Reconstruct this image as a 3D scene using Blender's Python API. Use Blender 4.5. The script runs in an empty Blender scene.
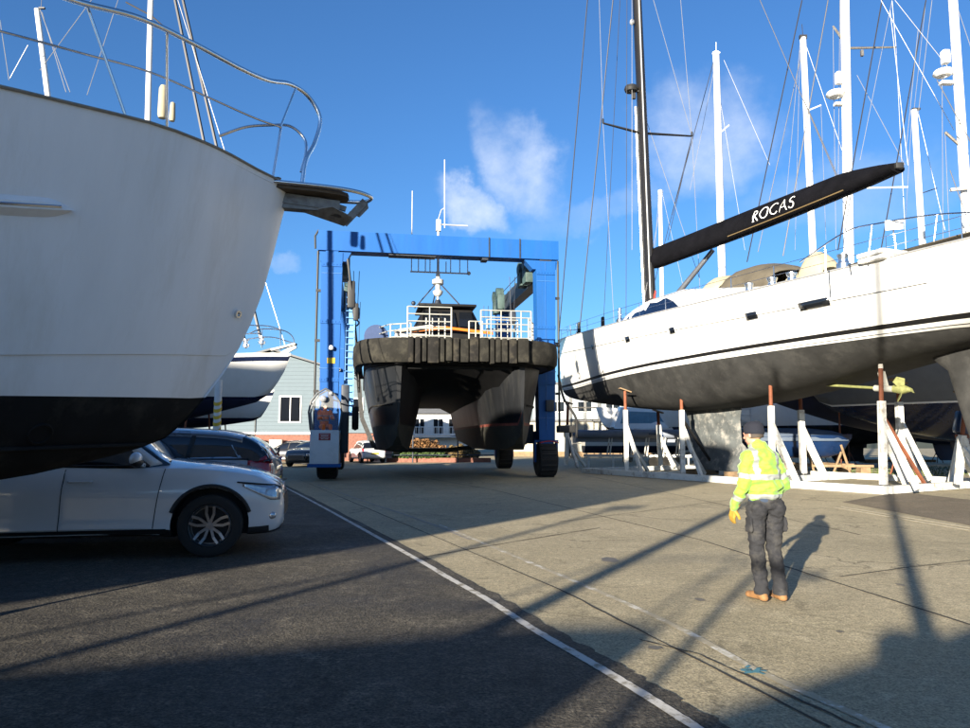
import bpy, bmesh, math, random
from mathutils import Vector, Matrix, noise
from mathutils.bvhtree import BVHTree
random.seed(7)
PI = math.pi
S = bpy.context.scene
COL = S.collection
V = Vector

# ------------------------------------------------------------------ camera
F = 720.0; CX = 485.0; CY = 364.0; PITCH = math.atan(76 / F); EYE = 1.5
cam_d = bpy.data.cameras.new('camera'); cam = bpy.data.objects.new('camera', cam_d); COL.objects.link(cam)
cam.location = (0, 0, EYE); cam.rotation_euler = (PI / 2 + PITCH, 0, 0)
cam_d.sensor_width = 36; cam_d.lens = F / 970 * 36; cam_d.clip_end = 5000; cam_d.clip_start = 0.05
S.camera = cam

def ray(px, py):
    a = (px - CX) / F; b = (CY - py) / F
    return V((a, math.cos(PITCH) - b * math.sin(PITCH), math.sin(PITCH) + b * math.cos(PITCH)))
def at(px, py, y):
    r = ray(px, py); return V((r.x * y / r.y, y, EYE + r.z * y / r.y))
def gr(px, py, z=0.0):
    r = ray(px, py); t = (z - EYE) / r.z
    return V((r.x * t, r.y * t, z))

# ------------------------------------------------------------------ interpolation
def lerp(a, b, t): return a + (b - a) * t
def table(pts):
    xs = [p[0] for p in pts]; ys = [p[1] for p in pts]; n = len(xs)
    m = []
    for i in range(n):
        if i == 0: m.append((ys[1] - ys[0]) / (xs[1] - xs[0]))
        elif i == n - 1: m.append((ys[-1] - ys[-2]) / (xs[-1] - xs[-2]))
        else:
            a = (ys[i] - ys[i-1]) / (xs[i] - xs[i-1]); b = (ys[i+1] - ys[i]) / (xs[i+1] - xs[i])
            m.append(0 if a * b <= 0 else 2 * a * b / (a + b))
    def f(x):
        if x <= xs[0]: return ys[0]
        if x >= xs[-1]: return ys[-1]
        i = 0
        while x > xs[i+1]: i += 1
        h = xs[i+1] - xs[i]; t = (x - xs[i]) / h
        return ((2*t**3 - 3*t**2 + 1) * ys[i] + (t**3 - 2*t**2 + t) * h * m[i]
                + (-2*t**3 + 3*t**2) * ys[i+1] + (t**3 - t**2) * h * m[i+1])
    return f
def smooth_path(pts, n=6, closed=False):
    out = []; P = [V(p) for p in pts]; N = len(P)
    rng = range(N if closed else N - 1)
    for i in rng:
        p1 = P[i]; p2 = P[(i+1) % N]
        p0 = P[i-1] if (i > 0 or closed) else p1 * 2 - p2
        p3 = P[(i+2) % N] if (i + 2 < N or closed) else p2 * 2 - p1
        for k in range(n):
            t = k / n
            out.append(0.5 * ((2*p1) + (p2-p0)*t + (2*p0-5*p1+4*p2-p3)*t*t + (3*p1-p0-3*p2+p3)*t**3))
    if not closed: out.append(P[-1].copy())
    return out

# ------------------------------------------------------------------ materials
MATS = {}
def nd(nt, t, **kw):
    n = nt.nodes.new(t)
    for k, v in kw.items(): setattr(n, k, v)
    return n
def mat(name, col, rough=0.5, metal=0.0, var=0.12, vscale=3.0, bump=0.0, bscale=40.0, spec=0.5, coat=0.0,
        dirt=None, dirt_amt=0.0, dscale=1.5, trans=0.0, ior=1.45, alpha=1.0, streak=False, planks=None, sheen=0.0, rvar=0.08):
    if name in MATS: return MATS[name]
    m = bpy.data.materials.new(name); m.use_nodes = True; nt = m.node_tree; L = nt.links
    b = nt.nodes['Principled BSDF']
    b.inputs['Roughness'].default_value = rough; b.inputs['Metallic'].default_value = metal
    b.inputs['Specular IOR Level'].default_value = spec; b.inputs['Coat Weight'].default_value = coat
    b.inputs['Coat Roughness'].default_value = 0.06
    b.inputs['Transmission Weight'].default_value = trans; b.inputs['IOR'].default_value = ior
    b.inputs['Alpha'].default_value = alpha; b.inputs['Sheen Weight'].default_value = sheen
    tc = nd(nt, 'ShaderNodeTexCoord'); mp = nd(nt, 'ShaderNodeMapping'); L.new(tc.outputs['Object'], mp.inputs[0])
    if streak: mp.inputs['Scale'].default_value = (1, 1, 0.12)
    n = nd(nt, 'ShaderNodeTexNoise'); n.inputs['Scale'].default_value = vscale; n.inputs['Detail'].default_value = 6
    n.inputs['Roughness'].default_value = 0.65
    L.new(mp.outputs[0], n.inputs['Vector'])
    r = nd(nt, 'ShaderNodeValToRGB')
    k_ = .62 if max(col[:3]) < .6 else .8
    c = V(col[:3])*k_
    if dirt is not None: dirt = tuple(x*k_ for x in dirt)
    r.color_ramp.elements[0].position = 0.3; r.color_ramp.elements[1].position = 0.72
    r.color_ramp.elements[0].color = (*(c * (1 - var)), 1); r.color_ramp.elements[1].color = (*[min(1, x * (1 + var)) for x in c], 1)
    L.new(n.outputs['Fac'], r.inputs['Fac'])
    out = r.outputs['Color']
    if dirt is not None:
        n2 = nd(nt, 'ShaderNodeTexNoise'); n2.inputs['Scale'].default_value = dscale; n2.inputs['Detail'].default_value = 9
        n2.inputs['Roughness'].default_value = 0.7; L.new(mp.outputs[0], n2.inputs['Vector'])
        r2 = nd(nt, 'ShaderNodeValToRGB'); r2.color_ramp.elements[0].position = 0.5; r2.color_ramp.elements[1].position = 0.68
        r2.color_ramp.elements[1].color = (dirt_amt,) * 3 + (1,)
        L.new(n2.outputs['Fac'], r2.inputs['Fac'])
        mx = nd(nt, 'ShaderNodeMix', data_type='RGBA'); L.new(r2.outputs['Color'], mx.inputs[0])
        L.new(out, mx.inputs[6]); mx.inputs[7].default_value = (*dirt, 1); out = mx.outputs[2]
    if planks:
        sep = nd(nt, 'ShaderNodeSeparateXYZ'); L.new(tc.outputs['Object'], sep.inputs[0])
        w = nd(nt, 'ShaderNodeMath', operation='FRACT'); mul = nd(nt, 'ShaderNodeMath', operation='MULTIPLY'); mul.inputs[1].default_value = 1 / planks
        L.new(sep.outputs['Z'], mul.inputs[0]); L.new(mul.outputs[0], w.inputs[0])
        bmp = nd(nt, 'ShaderNodeBump'); bmp.inputs['Strength'].default_value = 1.0; bmp.inputs['Distance'].default_value = planks * 0.5
        inv = nd(nt, 'ShaderNodeMath', operation='SUBTRACT'); inv.inputs[0].default_value = 1; L.new(w.outputs[0], inv.inputs[1])
        L.new(inv.outputs[0], bmp.inputs['Height']); L.new(bmp.outputs[0], b.inputs['Normal'])
    L.new(out, b.inputs['Base Color'])
    if rvar:
        mr = nd(nt, 'ShaderNodeMapRange'); mr.inputs[3].default_value = max(0, rough - rvar); mr.inputs[4].default_value = min(1, rough + rvar)
        L.new(n.outputs['Fac'], mr.inputs[0]); L.new(mr.outputs[0], b.inputs['Roughness'])
    if bump and not planks:
        n3 = nd(nt, 'ShaderNodeTexNoise'); n3.inputs['Scale'].default_value = bscale; n3.inputs['Detail'].default_value = 5
        L.new(tc.outputs['Object'], n3.inputs['Vector'])
        bm_ = nd(nt, 'ShaderNodeBump'); bm_.inputs['Strength'].default_value = 0.6; bm_.inputs['Distance'].default_value = bump
        L.new(n3.outputs['Fac'], bm_.inputs['Height']); L.new(bm_.outputs[0], b.inputs['Normal'])
    MATS[name] = m
    return m

WHITE = mat('white_gelcoat', (.78, .78, .76), .22, coat=.5, var=.03, bump=.002, bscale=1.5, dirt=(.55, .52, .44), dirt_amt=.25, dscale=.7, rvar=.03)
GREYGEL = mat('motor_yacht_gelcoat', (.90, .90, .91), .38, spec=.35, coat=.06, var=.08, vscale=1.2, bump=.003, bscale=1.2, dirt=(.50, .45, .36), dirt_amt=.35, dscale=1.1, rvar=.08, streak=True)
BLACKAF = mat('black_antifoul', (.010, .011, .012), .8, spec=.2, var=.35, vscale=4, bump=.004, bscale=8, dirt=(.06, .055, .045), dirt_amt=.7, dscale=1.6)
WORNAF = mat('worn_antifoul', (.040, .040, .039), .75, spec=.2, var=.4, vscale=1.0, bump=.006, bscale=6, dirt=(.085, .083, .078), dirt_amt=.6, dscale=1.5)
KEELAF = mat('keel_antifoul', (.10, .11, .11), .7, var=.35, vscale=2.5, bump=.01, bscale=6, dirt=(.42, .40, .36), dirt_amt=.7, dscale=2.4)
BLACK = mat('black_paint', (.010, .010, .011), .6, spec=.25, var=.2)
NAVY = mat('navy_paint', (.012, .020, .06), .25, coat=.5, var=.15, dirt=(.03, .04, .08), dirt_amt=.4)
NAVYAF = mat('navy_antifoul', (.015, .02, .055), .6, var=.3)
STEEL = mat('stainless_steel', (.85, .85, .86), .24, 1.0, var=.05, rvar=.05)
GALV = mat('galvanised_steel', (.30, .29, .27), .55, .8, var=.3, vscale=12, dirt=(.12, .08, .05), dirt_amt=.7, dscale=5)
ALU = mat('aluminium', (.62, .62, .60), .4, .7, var=.1)
CARBON = mat('carbon_mast', (.030, .027, .024), .3, .35, var=.35, vscale=1.2, coat=.3, streak=True)
MASTW = mat('white_mast_paint', (.78, .78, .76), .35, var=.05)
WIRED = mat('dark_rigging_wire', (.05, .05, .055), .5, .4, var=.1)
WIREL = mat('pale_rigging_wire', (.34, .34, .34), .4, .4, var=.1)
LIFTB = mat('lift_blue_paint', (.008, .10, .37), .55, spec=.25, var=.14, vscale=1.5, dirt=(.02, .09, .24), dirt_amt=.55, dscale=1.4, streak=True)
LIFTD = mat('lift_dark_steel', (.02, .028, .045), .55, var=.4, vscale=5)
RUBBER = mat('black_rubber', (.016, .015, .014), .85, spec=.2, var=.35, vscale=4, bump=.01, bscale=12, dirt=(.075, .066, .048), dirt_amt=.9, dscale=2.0)
FENDER = mat('fender_rubber', (.022, .021, .018), .9, spec=.2, var=.45, vscale=2.2, bump=.02, bscale=7, dirt=(.06, .056, .043), dirt_amt=.7, dscale=2.2)
CATBLK = mat('cat_hull_black', (.010, .011, .013), .45, spec=.3, var=.4, vscale=1.4, dirt=(.045, .045, .043), dirt_amt=.5, dscale=2.0, streak=True, bump=.006, bscale=2.5)
CATBOT = mat('cat_bottom_paint', (.034, .033, .026), .7, var=.4, vscale=3, dirt=(.075, .07, .045), dirt_amt=.7)
CATRED = mat('cat_red_boot', (.20, .05, .035), .7, var=.5, vscale=5)
ORANGE = mat('orange_paint', (.62, .16, .02), .5, var=.15)
GLASSD = mat('dark_glass', (.008, .010, .014), .04, var=.1, coat=.6, rvar=.02)
GLASSB = mat('blue_tinted_glass', (.006, .012, .035), .08, var=.15, coat=.6, rvar=.02)
CARW = mat('white_car_paint', (.58, .60, .62), .25, coat=1.0, var=.03, rvar=.03)
CARS = mat('silver_car_paint', (.38, .44, .52), .28, .35, coat=1.0, var=.04, rvar=.03)
CARK = mat('black_car_paint', (.015, .015, .018), .25, coat=1.0, var=.1)
PLASTIC = mat('black_plastic', (.018, .018, .019), .6, var=.2)
LENS = mat('clear_lens', (.55, .57, .6), .08, var=.35, vscale=25, metal=.6)
REDL = mat('red_lens', (.45, .012, .02), .12, var=.3, vscale=20, coat=.6)
RUST = mat('rusty_red_steel', (.24, .075, .032), .8, var=.35, vscale=6, dirt=(.10, .035, .02), dirt_amt=.8)
CRADLE = mat('white_cradle_paint', (.64, .64, .60), .55, var=.10, vscale=3, dirt=(.20, .14, .09), dirt_amt=.75, dscale=3.2)
WOOD = mat('weathered_timber', (.27, .18, .10), .85, var=.35, vscale=4, bump=.01)
CLAD = mat('grey_clapboard', (.14, .185, .215), .7, var=.05, planks=.28)
CLADB = mat('pale_cladding', (.42, .40, .33), .75, var=.08, vscale=.5)
CLADC = mat('pale_blue_cladding', (.32, .37, .40), .6, var=.06, vscale=.6)
BRICK = mat('red_brick', (.24, .10, .07), .85, var=.4, vscale=7)
ROOFG = mat('grey_slate_roof', (.15, .155, .165), .8, var=.2, vscale=2)
FRAMEW = mat('white_window_frame', (.75, .75, .73), .5, var=.03)
CREAM = mat('cream_canvas', (.40, .36, .25), .85, var=.10, vscale=3, bump=.02, bscale=5)
TAUPE = mat('taupe_canvas', (.10, .085, .06), .85, var=.2, vscale=2, bump=.02, bscale=4)
SAILBLK = mat('black_boom_cover', (.005, .005, .007), .8, spec=.08, var=.4, vscale=2, bump=.02, bscale=3)
LETTER = mat('white_lettering', (.80, .80, .78), .6, var=.02)
YPROP = mat('greenish_bronze', (.26, .27, .10), .6, .2, var=.35, vscale=9)
ROPER = mat('red_rope', (.30, .03, .02), .8, var=.5, vscale=9)
ROPED = mat('dark_rope', (.05, .05, .05), .85, var=.4, vscale=9)
HIVIS = mat('hi_vis_yellow', (.25, .55, .035), .75, var=.10, vscale=4, dirt=(.16, .30, .07), dirt_amt=.75, dscale=5.0, sheen=.2, bump=.006, bscale=30)
REFLECT = mat('reflective_tape', (.30, .32, .31), .45, var=.12, vscale=8)
TROUSER = mat('dark_work_trousers', (.017, .018, .023), .9, var=.35, vscale=5, dirt=(.085, .08, .07), dirt_amt=.6, dscale=5, bump=.008, bscale=35)
NAVYC = mat('navy_cloth', (.006, .008, .018), .9, var=.2, bump=.006, bscale=90)
TAN = mat('tan_boot_leather', (.25, .125, .045), .75, var=.25, vscale=14)
SOLE = mat('boot_sole', (.08, .06, .04), .8, var=.2)
GLOVEY = mat('yellow_glove_leather', (.42, .25, .03), .75, var=.2, vscale=12)
SKIN = mat('skin', (.52, .28, .20), .5, var=.08, vscale=9)
HAIR = mat('hair', (.06, .045, .035), .8, var=.3)
HIVISO = mat('hi_vis_orange', (.90, .17, .02), .75, var=.12, vscale=5)
SIGNR = mat('red_sign', (.45, .03, .03), .5, var=.1)
YTAPE = mat('yellow_tape', (.70, .45, .03), .6, var=.1)
GREYTUBE = mat('grey_tube', (.22, .25, .31), .55, var=.1)
BLUEBOAT = mat('blue_boat_paint', (.008, .028, .09), .3, coat=.3, var=.15)
BLUECOV = mat('pale_blue_cover', (.09, .12, .17), .7, var=.1, bump=.02, bscale=5)

# ------------------------------------------------------------------ mesh builder
class MB:
    def __init__(s): s.v = []; s.f = []; s.m = []; s.cur = 0
    def add(s, vs, fs, mi=None):
        o = len(s.v); s.v += [V(p) for p in vs]; s.f += [tuple(i + o for i in f) for f in fs]
        s.m += [s.cur if mi is None else mi] * len(fs)
    def box(s, c, size, rz=0, bev=0, M=None, mi=None):
        hx, hy, hz = size[0]/2, size[1]/2, size[2]/2
        bm = bmesh.new(); bmesh.ops.create_cube(bm, size=1)
        for v in bm.verts: v.co = V((v.co.x*size[0], v.co.y*size[1], v.co.z*size[2]))
        if bev: bmesh.ops.bevel(bm, geom=bm.edges[:], offset=bev, segments=2, affect='EDGES', profile=.6)
        R = (M if M is not None else Matrix.Rotation(rz, 4, 'Z')); c = V(c)
        s.from_bm(bm, Matrix.Translation(c) @ R, mi)
    def from_bm(s, bm, M=Matrix(), mi=None):
        bm.verts.index_update()
        s.add([M @ v.co for v in bm.verts], [[v.index for v in f.verts] for f in bm.faces], mi); bm.free()
    def beam(s, p0, p1, w, h, up=V((0, 0, 1)), bev=0, w1=None, h1=None, mi=None):
        p0 = V(p0); p1 = V(p1); d = (p1 - p0).normalized(); x = d.cross(up)
        if x.length < 1e-4: x = d.cross(V((0, 1, 0)))
        x.normalize(); z = x.cross(d)
        w1 = w if w1 is None else w1; h1 = h if h1 is None else h1
        vs = []
        for p, a, b in ((p0, w, h), (p1, w1, h1)):
            for sx, sz in ((-1, -1), (1, -1), (1, 1), (-1, 1)): vs.append(p + x*sx*a/2 + z*sz*b/2)
        s.add(vs, [(3,2,1,0),(4,5,6,7),(0,1,5,4),(1,2,6,5),(2,3,7,6),(3,0,4,7)], mi)
    def tube(s, pts, r, n=8, cap=True, mi=None, closed=False):
        P = [V(p) for p in pts]; N = len(P)
        rs = r if isinstance(r, (list, tuple)) else [r] * N
        vs = []; t0 = (P[1] - P[0]).normalized()
        a = t0.cross(V((0, 0, 1)))
        if a.length < 1e-3: a = t0.cross(V((0, 1, 0)))
        a.normalize()
        for i in range(N):
            if closed: t = (P[(i+1) % N] - P[i-1])
            elif i == 0: t = P[1] - P[0]
            elif i == N-1: t = P[-1] - P[-2]
            else: t = (P[i+1] - P[i]).normalized() + (P[i] - P[i-1]).normalized()
            t.normalize(); a = a - t * a.dot(t)
            if a.length < 1e-4: a = t.orthogonal()
            a.normalize(); b = t.cross(a)
            for k in range(n):
                an = 2*PI*k/n; vs.append(P[i] + (a*math.cos(an) + b*math.sin(an)) * rs[i])
        fs = []
        for i in range(N if closed else N-1):
            j = (i+1) % N
            for k in range(n): fs.append((i*n+k, i*n+(k+1) % n, j*n+(k+1) % n, j*n+k))
        if cap and not closed: fs += [tuple(range(n))[::-1], tuple((N-1)*n+k for k in range(n))]
        s.add(vs, fs, mi)
    def lathe(s, prof, M=Matrix(), n=24, mi=None, cap=True):
        vs = []; fs = []
        for r, z in prof:
            for k in range(n): vs.append(M @ V((r*math.cos(2*PI*k/n), r*math.sin(2*PI*k/n), z)))
        for i in range(len(prof)-1):
            for k in range(n): fs.append((i*n+k, i*n+(k+1) % n, (i+1)*n+(k+1) % n, (i+1)*n+k))
        if cap and prof[0][0] > 1e-4: fs.append(tuple(range(n))[::-1])
        if cap and prof[-1][0] > 1e-4: fs.append(tuple((len(prof)-1)*n+k for k in range(n)))
        s.add(vs, fs, mi)
    def prism(s, poly, vec, mi=None):
        P = [V(p) for p in poly]; n = len(P); vec = V(vec)
        s.add(P + [p + vec for p in P], [tuple(range(n))[::-1], tuple(range(n, 2*n))] + [(i, (i+1) % n, (i+1) % n + n, i+n) for i in range(n)], mi)
    def grid(s, rows, mi=None, flip=False, wrap=False):
        n = len(rows[0]); vs = [p for r in rows for p in r]; fs = []
        for i in range(len(rows)-1):
            for k in range(n if wrap else n-1):
                k2 = (k+1) % n
                q = (i*n+k, i*n+k2, (i+1)*n+k2, (i+1)*n+k); fs.append(q[::-1] if flip else q)
        s.add(vs, fs, mi)
    def ball(s, c, r, mi=None, sub=2, M=None):
        bm = bmesh.new(); bmesh.ops.create_icosphere(bm, subdivisions=sub, radius=1)
        r = r if isinstance(r, (tuple, list)) else (r, r, r)
        T = Matrix.Translation(V(c)) @ (M if M is not None else Matrix()) @ Matrix.Diagonal((*r, 1))
        s.from_bm(bm, T, mi)
    def limb(s, p0, r0, p1, r1, n=14):
        s.ball(p0, r0); s.ball(p1, r1); s.tube([p0, p1], [r0, r1], n)
    def mesh(s, name, mats, smooth=True, angle=38):
        me = bpy.data.meshes.new(name); me.from_pydata([tuple(v) for v in s.v], [], s.f)
        for m in (mats if isinstance(mats, (list, tuple)) else [mats]): me.materials.append(m)
        for i, p in enumerate(me.polygons): p.material_index = s.m[i]
        bm = bmesh.new(); bm.from_mesh(me)
        bmesh.ops.remove_doubles(bm, verts=bm.verts, dist=1e-5)
        bmesh.ops.dissolve_degenerate(bm, edges=bm.edges, dist=1e-6)
        bmesh.ops.recalc_face_normals(bm, faces=bm.faces)
        for f in bm.faces: f.smooth = smooth
        if smooth:
            a = math.radians(angle)
            for e in bm.edges:
                if len(e.link_faces) == 2 and e.calc_face_angle(0) > a: e.smooth = False
        bm.to_mesh(me); bm.free(); me.update()
        return me

def tag(o, label=None, cat=None, group=None, kind=None):
    for k, v in (('label', label), ('category', cat), ('group', group), ('kind', kind)):
        if v: o[k] = v
    return o
def thing(name, label, cat, loc=(0, 0, 0), rz=0, group=None):
    o = bpy.data.objects.new(name, None); COL.objects.link(o); o.location = loc; o.rotation_euler = (0, 0, rz)
    o.empty_display_size = .2
    return tag(o, label, cat, group)
def wmat(o):
    M = Matrix.LocRotScale(o.location, o.rotation_euler, o.scale)
    return (wmat(o.parent) @ o.matrix_parent_inverse @ M) if o.parent else M
def part(name, mb, mats, parent=None, world=False, label=None, smooth=True, angle=38):
    me = mb if isinstance(mb, bpy.types.Mesh) else mb.mesh(name, mats, smooth, angle)
    o = bpy.data.objects.new(name, me); COL.objects.link(o)
    if parent is not None:
        o.parent = parent
        if world: o.matrix_parent_inverse = wmat(parent).inverted()
    if label: o['label'] = label
    return o
def single(name, mb, mats, label, cat, group=None, smooth=True):
    """a thing that is one mesh: origin moved to its base"""
    b = V((sum(v.x for v in mb.v)/len(mb.v), sum(v.y for v in mb.v)/len(mb.v), min(v.z for v in mb.v)))
    for v in mb.v: v -= b
    o = part(name, mb, mats, smooth=smooth); o.location = b
    return tag(o, label, cat, group)
def struct(name, mb, m, smooth=False):
    o = part(name, mb, m, smooth=smooth); o['kind'] = 'structure'; return o
def children(o): return [c for c in bpy.data.objects if c.parent == o]
def copy_tree(o, parent=None):
    c = o.copy(); COL.objects.link(c)
    if parent is not None: c.parent = parent; c.matrix_parent_inverse = o.matrix_parent_inverse.copy()
    for ch in children(o):
        if ch is not c: copy_tree(ch, c)
    return c
def evaluated(mb, name, mats, mods):
    """mesh after modifiers"""
    me = mb.mesh(name, mats)
    o = bpy.data.objects.new('tmp', me); COL.objects.link(o)
    for typ, kw in mods:
        m = o.modifiers.new('m', typ)
        for k, v in kw.items(): setattr(m, k, v)
    dg = bpy.context.evaluated_depsgraph_get(); dg.update()
    e = o.evaluated_get(dg); out = bpy.data.meshes.new_from_object(e); out.name = name
    COL.objects.unlink(o); bpy.data.objects.remove(o)
    return out
def remeshed(mb, name, mats, vox, it=6, fold=0.0, fscale=6.0, assign=None):
    me = evaluated(mb, name, mats, [('REMESH', dict(mode='VOXEL', voxel_size=vox, use_smooth_shade=True)),
                                    ('SMOOTH', dict(factor=.5, iterations=it))])
    if not me.materials:
        for m in (mats if isinstance(mats, (list, tuple)) else [mats]): me.materials.append(m)
    if fold:
        me.update(); ns = [v.normal.copy() for v in me.vertices]
        for v, n in zip(me.vertices, ns):
            c = v.co
            f = noise.noise(V((c.x*fscale, c.y*fscale, c.z*fscale*1.7))) + .5*noise.noise(V((c.x*fscale*2.1+5, c.y*fscale*2.1, c.z*fscale*3.4)))
            v.co = c + n * fold * f
    for p in me.polygons:
        p.use_smooth = True
        p.material_index = assign(p.center, p.normal) if assign else 0
    return me
def bvh_of(me):
    return BVHTree.FromPolygons([v.co.copy() for v in me.vertices], [tuple(p.vertices) for p in me.polygons])

# ------------------------------------------------------------------ hulls
def hull(mb, fr, ss, zs, bs, zk, ex, bands, deck=None, deck_drop=.05, step=None):
    """fr(s,b,z)->point; bands: [(level(s) or None, rows, material)] from the keel up"""
    sides = {1: [], -1: []}; mrow = []
    for si, s in enumerate(ss):
        Z0, Z1, B, E = zk(s), zs(s), bs(s), ex(s)
        lv = [(Z0, None)]; lo = Z0; rowm = []
        for bi, (lev, n, mi) in enumerate(bands):
            hi = Z1 if lev is None else min(max(lev(s), Z0), Z1)
            hi = max(hi, lo)
            for k in range(1, n+1):
                t = k/n
                if bi == 0: t = t**1.8
                lv.append((lerp(lo, hi, t), None)); rowm.append(mi)
            lo = hi
        if not mrow: mrow = rowm
        for sd in (1, -1):
            row = []
            for z, _ in lv:
                t = (z - Z0)/max(1e-6, Z1 - Z0)
                b = B * (max(t, 0)**E if t > 0 else 0)
                if step: b += step(s, z, B)
                row.append(fr(s, sd*b, z))
            sides[sd].append(row)
    nr = len(mrow)
    for sd in (1, -1):
        R = sides[sd]; n = nr+1; base = len(mb.v)
        mb.v += [p for r in R for p in r]
        for i in range(len(R)-1):
            for k in range(nr):
                q = (base+i*n+k, base+i*n+k+1, base+(i+1)*n+k+1, base+(i+1)*n+k)
                mb.f.append(q if sd > 0 else q[::-1]); mb.m.append(mrow[k])
    # transom
    A = sides[1][-1]; Bp = sides[-1][-1]
    for k in range(nr): mb.add([A[k], A[k+1], Bp[k+1], Bp[k]], [(0, 1, 2, 3)], mrow[k])
    if deck is not None:
        rows = []
        for s in ss:
            B = bs(s)*.985; z = zs(s) - deck_drop
            rows.append([fr(s, B*t, z + .06*(1-t*t)*min(1, B)) for t in (-1, -.5, 0, .5, 1)])
        mb.grid(rows, mi=deck)
    return sides

# ================================================================== WORLD
SUN_EL = math.radians(10.8); SVX = 388.0   # shadow vanishing direction (px right of centre)
sd = V((SVX/F, 1, 0)).normalized()         # direction in which shadows fall
def world():
    w = bpy.data.worlds.new('World'); S.world = w; w.use_nodes = True; nt = w.node_tree; L = nt.links
    bg = nt.nodes['Background']; bg.inputs['Strength'].default_value = .055
    sky = nd(nt, 'ShaderNodeTexSky', sky_type='NISHITA'); sky.sun_disc = False
    sky.sun_elevation = SUN_EL
    to_sun = -sd
    sky.sun_rotation = math.atan2(to_sun.x, to_sun.y)
    sky.air_density = 1.0; sky.dust_density = .75; sky.ozone_density = 6.0; sky.altitude = 0
    tc = nd(nt, 'ShaderNodeTexCoord')
    def cloud(px, py, ru, rv, rot, amt):
        r = ray(px, py).normalized()
        az = math.atan2(r.x, r.y); el = math.asin(r.z)
        mp = nd(nt, 'ShaderNodeMapping', vector_type='POINT')
        # rotate the direction so that the cloud centre lies on +Y
        mp.inputs['Rotation'].default_value = (0, 0, az)
        L.new(tc.outputs['Generated'], mp.inputs[0])
        m2 = nd(nt, 'ShaderNodeMapping'); m2.inputs['Rotation'].default_value = (-el, 0, 0); L.new(mp.outputs[0], m2.inputs[0])
        m3 = nd(nt, 'ShaderNodeMapping'); m3.inputs['Rotation'].default_value = (0, rot, 0); L.new(m2.outputs[0], m3.inputs[0])
        ns = nd(nt, 'ShaderNodeTexNoise'); ns.inputs['Scale'].default_value = 9; ns.inputs['Detail'].default_value = 7; ns.inputs['Roughness'].default_value = .6
        L.new(tc.outputs['Generated'], ns.inputs['Vector'])
        sub = nd(nt, 'ShaderNodeVectorMath', operation='SUBTRACT'); L.new(ns.outputs['Color'], sub.inputs[0]); sub.inputs[1].default_value = (.5, .5, .5)
        sc = nd(nt, 'ShaderNodeVectorMath', operation='SCALE'); sc.inputs['Scale'].default_value = .13; L.new(sub.outputs[0], sc.inputs[0])
        ad = nd(nt, 'ShaderNodeVectorMath', operation='ADD'); L.new(m3.outputs[0], ad.inputs[0]); L.new(sc.outputs[0], ad.inputs[1])
        sp = nd(nt, 'ShaderNodeSeparateXYZ'); L.new(ad.outputs[0], sp.inputs[0])
        def q(sock, r_):
            d = nd(nt, 'ShaderNodeMath', operation='DIVIDE'); L.new(sock, d.inputs[0]); d.inputs[1].default_value = r_
            p = nd(nt, 'ShaderNodeMath', operation='POWER'); 
            ab = nd(nt, 'ShaderNodeMath', operation='ABSOLUTE'); L.new(d.outputs[0], ab.inputs[0]); L.new(ab.outputs[0], p.inputs[0]); p.inputs[1].default_value = 2
            return p.outputs[0]
        s_ = nd(nt, 'ShaderNodeMath', operation='ADD'); L.new(q(sp.outputs['X'], ru), s_.inputs[0]); L.new(q(sp.outputs['Z'], rv), s_.inputs[1])
        mr = nd(nt, 'ShaderNodeMapRange', interpolation_type='SMOOTHSTEP'); mr.inputs[1].default_value = 1.0; mr.inputs[2].default_value = 0.0
        mr.inputs[3].default_value = 0; mr.inputs[4].default_value = amt; mr.interpolation_type = 'SMOOTHERSTEP'; L.new(s_.outputs[0], mr.inputs[0])
        # in front only
        sp0 = nd(nt, 'ShaderNodeSeparateXYZ'); L.new(m2.outputs[0], sp0.inputs[0])
        gt = nd(nt, 'ShaderNodeMath', operation='GREATER_THAN'); L.new(sp0.outputs['Y'], gt.inputs[0]); gt.inputs[1].default_value = 0
        mu = nd(nt, 'ShaderNodeMath', operation='MULTIPLY'); L.new(mr.outputs[0], mu.inputs[0]); L.new(gt.outputs[0], mu.inputs[1])
        n2 = nd(nt, 'ShaderNodeTexNoise'); n2.inputs['Scale'].default_value = 11; n2.inputs['Distortion'].default_value = .15; n2.inputs['Roughness'].default_value = .62; n2.inputs['Detail'].default_value = 8
        L.new(tc.outputs['Generated'], n2.inputs['Vector'])
        m4 = nd(nt, 'ShaderNodeMapRange'); m4.inputs[1].default_value = .30; m4.inputs[2].default_value = .68; m4.inputs[3].default_value = .12; m4.inputs[4].default_value = 1
        L.new(n2.outputs['Fac'], m4.inputs[0])
        mu2 = nd(nt, 'ShaderNodeMath', operation='MULTIPLY'); L.new(mu.outputs[0], mu2.inputs[0]); L.new(m4.outputs[0], mu2.inputs[1])
        return mu2.outputs[0]
    cs = [cloud(522, 172, .115, .06, -.9, .66), cloud(706, 135, .11, .10, 0, .55), cloud(474, 205, .07, .04, -.5, .8),
          cloud(275, 266, .03, .014, 0, .3), cloud(600, 215, .14, .03, .2, .22), cloud(860, 190, .2, .06, .1, .22)]
    acc = cs[0]
    for c in cs[1:]:
        mx = nd(nt, 'ShaderNodeMath', operation='MAXIMUM'); L.new(acc, mx.inputs[0]); L.new(c, mx.inputs[1]); acc = mx.outputs[0]
    mix = nd(nt, 'ShaderNodeMix', data_type='RGBA'); L.new(acc, mix.inputs[0]); L.new(sky.outputs[0], mix.inputs[6])
    mix.inputs[7].default_value = CLOUDCOL
    L.new(mix.outputs[2], bg.inputs['Color'])
CLOUDCOL = (3.9, 4.3, 5.0, 1)
world()
sun_d = bpy.data.lights.new('sun', 'SUN'); sun_d.energy = 5.0; sun_d.angle = math.radians(.53); sun_d.color = (1, .90, .74)
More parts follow.
